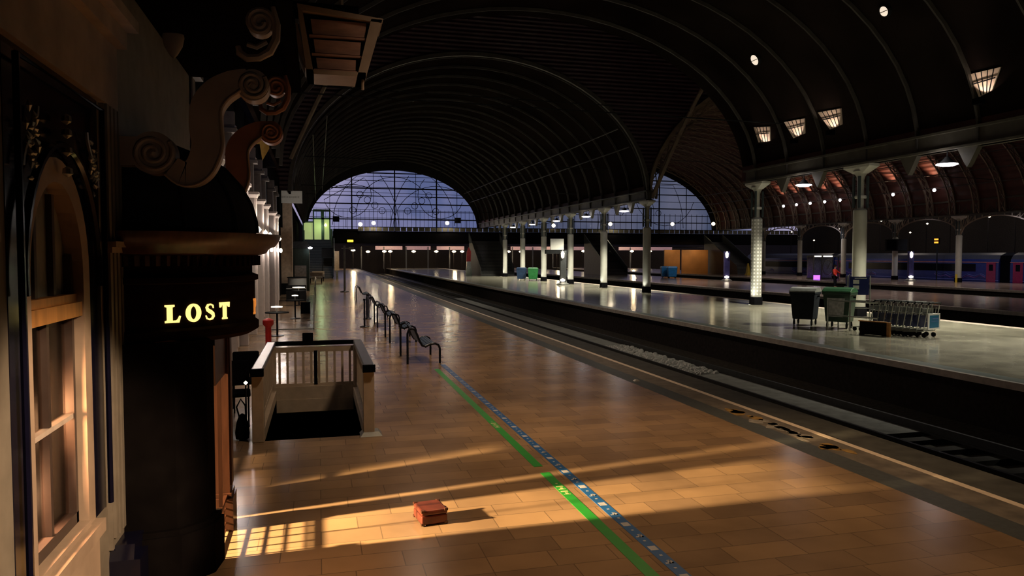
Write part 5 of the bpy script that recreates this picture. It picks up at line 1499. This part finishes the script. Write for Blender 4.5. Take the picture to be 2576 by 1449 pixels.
for loc in ((20.4, 69, 4.2), (38.2, 72.5, 4.2)):
    lamp('bins_light', 'SPOT', loc, 130, (1, 0.95, 0.85), 0.2, (loc[0] + 0.2, loc[1] + 3.2, 0.6), 70, 0.6)
# totems with lights
def totem(loc, label, blue):
    t = thing('lit_totem', label, 'totem', loc, group='lit totems on the platforms')
    obj('base', MB().lathe([(0.55, 0), (0.55, 0.06), (0.3, 0.22)], 18), 'steel_dull', t, True)
    obj('post', MB().box(-0.28, 0.28, -0.14, 0.14, 0.2, 2.9), blue, t, bevel=0.03)
    obj('lower_lamp', MB().lathe([(0, -0.14), (0.2, -0.08), (0.22, 0.06), (0, 0.16)], 12), 'lamp_soft', t, True).location = (-0.1, -0.2, 0.4)
    obj('upper_lamp', MB().lathe([(0, -0.35), (0.12, -0.25), (0.16, 0.1), (0, 0.35)], 12), 'lamp_soft', t, True).location = (-0.1, -0.2, 2.6)
    return t
totem((20.3, 60.2, 0), 'slim grey totem with two lamps beside the square notice board', 'stair_grey')
totem((41.0 - 2.2, 64.9, 0), 'blue totem with two lamps on the third platform', 'totem_blue')
totem((56.8, 60.9, 0), 'blue totem with two lamps standing before the train', 'totem_blue')
nb = thing('notice_board', 'square pale notice board on top of the grey totem post', 'notice board', (20.0, 60.8, 3.0))
obj('board', MB().box(-0.65, 0.55, -0.05, 0.05, 0.0, 0.95), 'sign_white', nb)
obj('hood', MB().box(-1.1, 0.9, -0.1, 0.15, -0.35, 0.0), 'iron_dark', nb)
lamp('notice_light', 'SPOT', (18.6, 57.8, 3.2), 42, (1, 1, 0.85), 0.1, (20, 60.8, 3.5), 50, 0.5)

# ------------------------------------------------------------------ third and fourth platforms
hd = thing('hoarding', 'orange lit timber hoarding beside the far stair', 'hoarding', (0, 95, 0))
for x0_, x1_ in ((47.0, 49.4), (49.7, 53.8)): obj('panel', MB().box(x0_, x1_, 0, 0.2, 0, 3.3), 'hoarding', hd)
lamp('hoarding_light', 'SPOT', (48.2, 92.6, 3.6), 160, (1, 0.6, 0.25), 0.2, (48.2, 95, 2), 110, 0.6)
lamp('hoarding_light', 'SPOT', (51.8, 92.6, 3.9), 190, (1, 0.6, 0.25), 0.2, (51.8, 95, 2), 110, 0.6)
cn_ = thing('wet_floor_cone', 'yellow tapered floor cone by the foot of the far stair', 'cone', (53.6, 84.5, 0))
obj('cone', MB().taper(0, 0, 0.04, 1.5, 0.5, 0.5, 0.16, 0.16), 'cone_yellow', cn_, bevel=0.02); obj('base', MB().box(-0.32, 0.32, -0.32, 0.32, 0, 0.05), 'cone_yellow', cn_)
kk = thing('glazed_kiosk', 'glazed kiosk with a clock-like ring and purple lights at its foot', 'kiosk', (52.6, 68.6, 0))
obj('frame', MB().box(-1.6, 1.6, -0.6, 0.6, 2.35, 2.5).box(-1.6, -1.5, -0.6, -0.5, 0.1, 2.4).box(-0.6, -0.5, -0.6, -0.5, 0.1, 2.4).box(0.75, 0.85, -0.6, -0.5, 0.1, 2.4).box(1.5, 1.6, -0.6, -0.5, 0.1, 2.4).box(-1.6, 1.6, -0.6, 0.6, 0, 0.12), 'steel_dull', kk)
obj('pane', MB().box(-1.5, 1.5, -0.56, -0.54, 0.12, 2.35), 'pane_clear', kk)
obj('back_panel', MB().box(-1.55, 1.55, 0.5, 0.58, 0.1, 2.4), 'notice_pale', kk)
obj('ring', MB().tube([(0.15 + 0.62 * math.cos(a * PI / 12), -0.62, 1.25 + 0.8 * math.sin(a * PI / 12)) for a in range(25)], 0.045, 6), 'steel', kk)
obj('hand', MB().bar((0.1, -0.64, 1.1), (0.5, -0.64, 1.8), 0.08, 0.03), 'sign_white', kk)
obj('top_light', MB().box(-1.5, -0.7, -0.66, -0.6, 2.36, 2.48).box(-0.4, 0.7, -0.66, -0.6, 2.36, 2.48), 'lamp_soft', kk)
obj('purple_light', MB().box(-1.6, -0.85, -0.7, -0.6, 0.0, 0.42).box(1.0, 1.25, -0.7, -0.6, 0.1, 0.5), 'purple_glow', kk)

# dark box on a column
bxo = thing('equipment_box', 'dark square box fixed round the pinkish column before the train', 'box', (XR, 64.3, 3.0))
obj('case', MB().box(-0.6, 0.6, -1.0, 0.75, 0, 1.2), 'iron_dark', bxo, bevel=0.02); obj('door', MB().box(-0.62, -0.6, -0.8, 0.5, 0.1, 1.1), 'black', bxo)
for z in (0.0, 0.26): pass
of = thing('orange_signal', 'pair of orange signal lights above the parked train', 'signal', (60.5, 61.5, 3.75))
obj('housing', MB().box(-0.06, 0.1, -0.3, 0.3, -0.1, 0.55), 'black', of)
for z in (0.0, 0.3): obj('light', MB().box(-0.1, -0.06, -0.24, 0.24, z, z + 0.16), 'lamp_orange', of)
obj('post', MB().bar((0.05, 0, -3.75), (0.05, 0, 0.55), 0.08), 'iron_dark', of)

# train
def coach(y0, y1, label, pink_at):
    t = thing('train_coach', label, 'train', (63.2, 0, 0))
    prof = [(-1.35, -0.05), (-1.38, 0.5), (-1.38, 1.6), (-1.3, 2.15), (-1.05, 2.55), (-0.5, 2.78), (0.5, 2.78), (1.05, 2.55), (1.3, 2.15), (1.38, 1.6), (1.35, -0.05)]
    obj('body', MB().prism(prof[:4] + prof[7:], 'y', y0, y1), 'train_blue', t)
    obj('roof', MB().prism(prof[3:8], 'y', y0, y1), 'train_roof', t)
    obj('underframe', MB().box(-1.2, 1.2, y0 + 0.5, y1 - 0.5, -0.8, -0.05), 'black', t)
    for k in (0.15, 0.85):
        yy = y0 + (y1 - y0) * k
        obj('bogie', MB().box(-1.1, 1.1, yy - 1.3, yy + 1.3, -0.86, -0.4), 'black', t)
    obj('stripe', MB().box(-1.4, -1.37, y0, y1, 1.83, 1.9), 'train_stripe', t)
    obj('window_band', MB().box(-1.39, -1.375, y0 + 2.5, y1 - 2.5, 0.95, 1.7), 'train_window', t)
    obj('lower_stripe', MB().box(-1.4, -1.37, y0, y1, 0.12, 0.18), 'train_wave', t)
    for yy in pink_at:
        d = obj('door', MB().box(-1.405, -1.375, yy - 0.5, yy + 0.5, -0.02, 1.85), 'train_pink', t)
        obj('door_window', MB().box(-1.41, -1.405, yy - 0.22, yy + 0.22, 1.05, 1.65), 'train_window', d)
    wv = MB(); wp = MB()
    for mb_, ph, zc in ((wv, 0.0, 0.42), (wp, 1.1, 0.34), (wv, 2.0, 0.55)):
        pts = []
        yy = y0 + 1.4; i = 0
        while yy < y0 + 7.5:
            pts.append((-1.395, yy, zc + (0.22 if i % 2 else 0.0) + 0.06 * math.sin(yy + ph))); yy += 0.55 + 0.25 * (i % 3) / 2; i += 1
        for a, b in zip(pts[:-1], pts[1:]): mb_.bar(a, b, 0.05, 0.02)
        pts = []
        yy = y1 - 7.0; i = 0
        while yy < y1 - 1.4:
            pts.append((-1.395, yy, zc + (0.22 if i % 2 else 0.0) + 0.06 * math.sin(yy + ph))); yy += 0.6 + 0.25 * (i % 3) / 2; i += 1
        for a, b in zip(pts[:-1], pts[1:]): mb_.bar(a, b, 0.05, 0.02)
    obj('wave_line', wv, 'train_wave', t); obj('pink_wave_line', wp, 'train_wave_pink', t)
    return t
coach(32.0, 54.4, 'blue train coach nearest, beyond the pink end doors and dark gap', (53.6,))
coach(55.6, 78.4, 'blue train coach behind the yellow stripped column, with pink door by the gap', (56.4, 77.4))
coach(79.6, 98.0, 'blue train coach farthest away, partly behind the kiosk', (80.4,))
tag(obj('gangway', MB().box(62.0, 64.4, 54.4, 55.6, -0.1, 2.5), 'black'), 'black gangway bellows between two blue coaches', 'gangway')
lamp('train_light', 'SPOT', (56.5, 60, 5.6), 260, (0.75, 0.78, 1.0), 0.3, (61.8, 60, 0.6), 130, 0.8)
lamp('train_light', 'SPOT', (56.5, 50, 5.6), 200, (0.75, 0.78, 1.0), 0.3, (61.8, 52, 0.6), 130, 0.8)
lamp('train_light', 'SPOT', (56.5, 74, 5.6), 200, (0.75, 0.78, 1.0), 0.3, (61.8, 74, 0.6), 130, 0.8)
# lit glints through the lattice: small lamps in the outer bay
gl = None
for (y, z, x) in ((44.0, 6.2, 66), (47.3, 7.3, 67), (52, 7.25, 66.5), (55.5, 6.4, 66), (58.4, 7.3, 67), (61.5, 6.5, 67), (64.0, 6.3, 66), (66.2, 6.8, 67), (69.0, 6.1, 66.5), (72.0, 5.2, 67), (75.5, 6.7, 66), (79.0, 5.6, 66.5), (83.0, 6.0, 66), (88.0, 4.6, 66), (49.8, 5.2, 67), (93, 5.9, 66)):
    loc = (x, y, z)
    if gl is None:
        gl = thing('outer_lamp', 'tiny warm lamp glinting through the lattice girder', 'lamp', loc, group='tiny lamps beyond the lattice girder')
        gp = gl
        obj('globe', MB().lathe([(0, -0.11), (0.13, 0), (0, 0.11)], 8), 'lamp_soft', gl, True)
    else: gp = dup(gl, loc)
    for c_ in list(gp.children):
        if c_.name.startswith('post'): bpy.data.objects.remove(c_)
    obj('post', MB().bar((0.0, 0.12, -1.12 - z), (0.0, 0.12, 0.15), 0.06).bar((0, 0.12, 0.12), (0, 0, 0.12), 0.03), 'wall_dark', gp)
for y in (48, 60, 72, 86): lamp('outer_light', 'POINT', (65, y, 7.8), 240, (1, 0.85, 0.72), 0.3)

# ------------------------------------------------------------------ person in the red jacket
pr_ = thing('person', 'person in a red jacket and dark trousers standing by a grey trolley', 'person', (38.6, 48.9, 0), math.radians(35))
def skin(name, verts, edges, radii, mt, parent, sub=2):
    me = bpy.data.meshes.new(name); me.from_pydata(verts, edges, []); me.update()
    o = bpy.data.objects.new(name, me); COL.objects.link(o); o.parent = parent
    o.modifiers.new('skin', 'SKIN'); 
    for v, r in zip(me.skin_vertices[0].data, radii): v.radius = (r, r) if not isinstance(r, tuple) else r
    me.skin_vertices[0].data[0].use_root = True
    s_ = o.modifiers.new('sub', 'SUBSURF'); s_.levels = sub; s_.render_levels = sub
    me.materials.append(MATS[mt])
    return o
bv = [(0, 0, 0.92), (0, 0.0, 1.1), (0, 0.02, 1.3), (0, 0.03, 1.44), (0, 0.0, 1.52), (0, -0.02, 1.62), (0, -0.02, 1.72),
      (-0.17, 0.02, 1.40), (-0.27, -0.02, 1.14), (-0.24, -0.18, 0.95), (-0.22, -0.24, 0.88),
      (0.17, 0.02, 1.40), (0.36, -0.1, 1.24), (0.56, -0.22, 1.14), (0.64, -0.26, 1.11),
      (-0.1, 0, 0.86), (-0.12, -0.02, 0.48), (-0.13, 0.0, 0.1), (-0.14, -0.16, 0.05),
      (0.1, 0, 0.86), (0.13, -0.04, 0.48), (0.14, 0.02, 0.1), (0.16, -0.14, 0.05)]
be = [(0, 1), (1, 2), (2, 3), (3, 4), (4, 5), (5, 6), (3, 7), (7, 8), (8, 9), (9, 10), (3, 11), (11, 12), (12, 13), (13, 14), (0, 15), (15, 16), (16, 17), (17, 18), (0, 19), (19, 20), (20, 21), (21, 22)]
brd = [(0.16, 0.12), (0.15, 0.11), (0.18, 0.12), (0.13, 0.09), 0.055, 0.09, 0.07, 0.065, 0.05, 0.04, 0.035, 0.065, 0.05, 0.04, 0.035, 0.085, 0.062, 0.045, 0.04, 0.085, 0.062, 0.045, 0.04]
skin('body', bv, be, brd, 'skin', pr_)
jv = [(0, 0.0, 0.95), (0, 0.0, 1.12), (0, 0.02, 1.3), (0, 0.03, 1.43), (-0.17, 0.02, 1.40), (-0.27, -0.02, 1.14), (-0.24, -0.17, 0.97), (0.17, 0.02, 1.40), (0.36, -0.1, 1.24), (0.54, -0.21, 1.15)]
je = [(0, 1), (1, 2), (2, 3), (3, 4), (4, 5), (5, 6), (3, 7), (7, 8), (8, 9)]
skin('jacket', jv, je, [(0.2, 0.16), (0.19, 0.15), (0.22, 0.155), (0.15, 0.11), 0.09, 0.072, 0.055, 0.09, 0.072, 0.058], 'jacket_red', pr_)
tv = [(0, 0, 0.93), (-0.1, 0, 0.84), (-0.12, -0.02, 0.48), (-0.13, 0.0, 0.12), (0.1, 0, 0.84), (0.13, -0.04, 0.48), (0.14, 0.02, 0.12)]
skin('trousers', tv, [(0, 1), (1, 2), (2, 3), (0, 4), (4, 5), (5, 6)], [(0.18, 0.145), 0.105, 0.08, 0.066, 0.105, 0.08, 0.066], 'trouser_black', pr_)
hh = MB().lathe([(0.0, 0.13), (0.06, 0.115), (0.1, 0.06), (0.108, 0.0), (0.1, -0.04), (0.09, -0.045)], 14)
hh.xform(Matrix.Translation((0, 0.0, 1.69)))
obj('hair', hh, 'hair', pr_, True)
for k in range(5):
    obj('finger', MB().tube([(0.64 + 0.012 * k, -0.27, 1.12 - 0.012 * k), (0.68 + 0.01 * k, -0.3, 1.1 - 0.015 * k), (0.69 + 0.008 * k, -0.32, 1.06 - 0.012 * k)], 0.009, 6), 'skin', pr_, True)
nz = MB().lathe([(0.0, -0.03), (0.022, -0.02), (0.012, 0.03), (0.0, 0.035)], 8); nz.xform(Matrix.Translation((0, -0.115, 1.63)))
obj('nose', nz, 'skin', pr_, True)
ct_ = thing('cleaning_cart', 'grey cart with a dark blue bag held by the red jacketed person', 'cart', (39.1, 47.9, 0), math.radians(35))
obj('frame', MB().tube([(-0.4, 0, 0.05), (-0.4, 0, 0.95), (0.1, 0, 1.08)], 0.03, 8).tube([(0.1, 0, 1.08), (0.45, 0, 0.05)], 0.03, 8).box(-0.45, 0.5, -0.25, 0.25, 0.1, 0.16), 'steel_dull', ct_)
obj('bag', MB().taper(0.05, 0, 0.16, 1.0, 0.5, 0.4, 0.62, 0.45), 'jacket_navy', ct_, bevel=0.04)
for sx in (-0.38, 0.42): obj('wheel', MB().tube([(sx, -0.27, 0.08), (sx, 0.27, 0.08)], 0.08, 10), 'rubber', ct_)
lamp('person_light', 'SPOT', (36.0, 45.0, 5.5), 420, (1, 0.95, 0.9), 0.2, (38.7, 48.8, 1.0), 50, 0.6)

# ------------------------------------------------------------------ unseen overhead lights added over the platforms, no fixtures
def roof_lamp(loc, power, col=(1.0, 0.63, 0.33), r=0.5, target=None, ang=140):
    lamp('overhead_light', 'SPOT', loc, power, col, r, target or (loc[0], loc[1], 0), ang, 0.8)
roof_lamp((5.2, 10.5, 8.5), 1300, target=(4.3, 6.6, 0), ang=76)
roof_lamp((3.6, 15.0, 8.5), 600, (1.0, 0.66, 0.4), ang=80)
roof_lamp((3.0, 23.0, 8.0), 900, (1.0, 0.77, 0.57))
roof_lamp((3.0, 36.0, 8.0), 1100, (1.0, 0.82, 0.66))
roof_lamp((3.0, 54.0, 8.0), 1200, (1.0, 0.85, 0.7))
roof_lamp((3.0, 74.0, 8.0), 1100, (1.0, 0.78, 0.5))
roof_lamp((35, 40, 8.5), 1800, (1.0, 0.8, 0.7))
roof_lamp((35, 62, 8.5), 1800, (1.0, 0.8, 0.7))
roof_lamp((53, 52, 8.0), 1300, (1.0, 0.8, 0.7))
roof_lamp((53, 72, 8.0), 1300, (1.0, 0.8, 0.7))
# unseen spot added at the right to light the window sill and jambs
lamp('sill_light', 'SPOT', (3.0, 0.8, 4.4), 2900, (1.0, 0.68, 0.42), 0.12, (-1.5, 5.05, 0.9), 20, 0.4)
lamp('bracket_fill_light', 'SPOT', (0.9, 2.2, 2.0), 8, (1.0, 0.86, 0.72), 0.2, (-0.5, 7.0, 4.35), 44, 0.6)  # unseen fill added to lift the scroll brackets and hanging box
roof_lamp((4.0, 5.5, 9.0), 900, (1.0, 0.7, 0.45), target=(1.2, 12.8, 0), ang=46)  # added to brighten the railing posts from the camera side
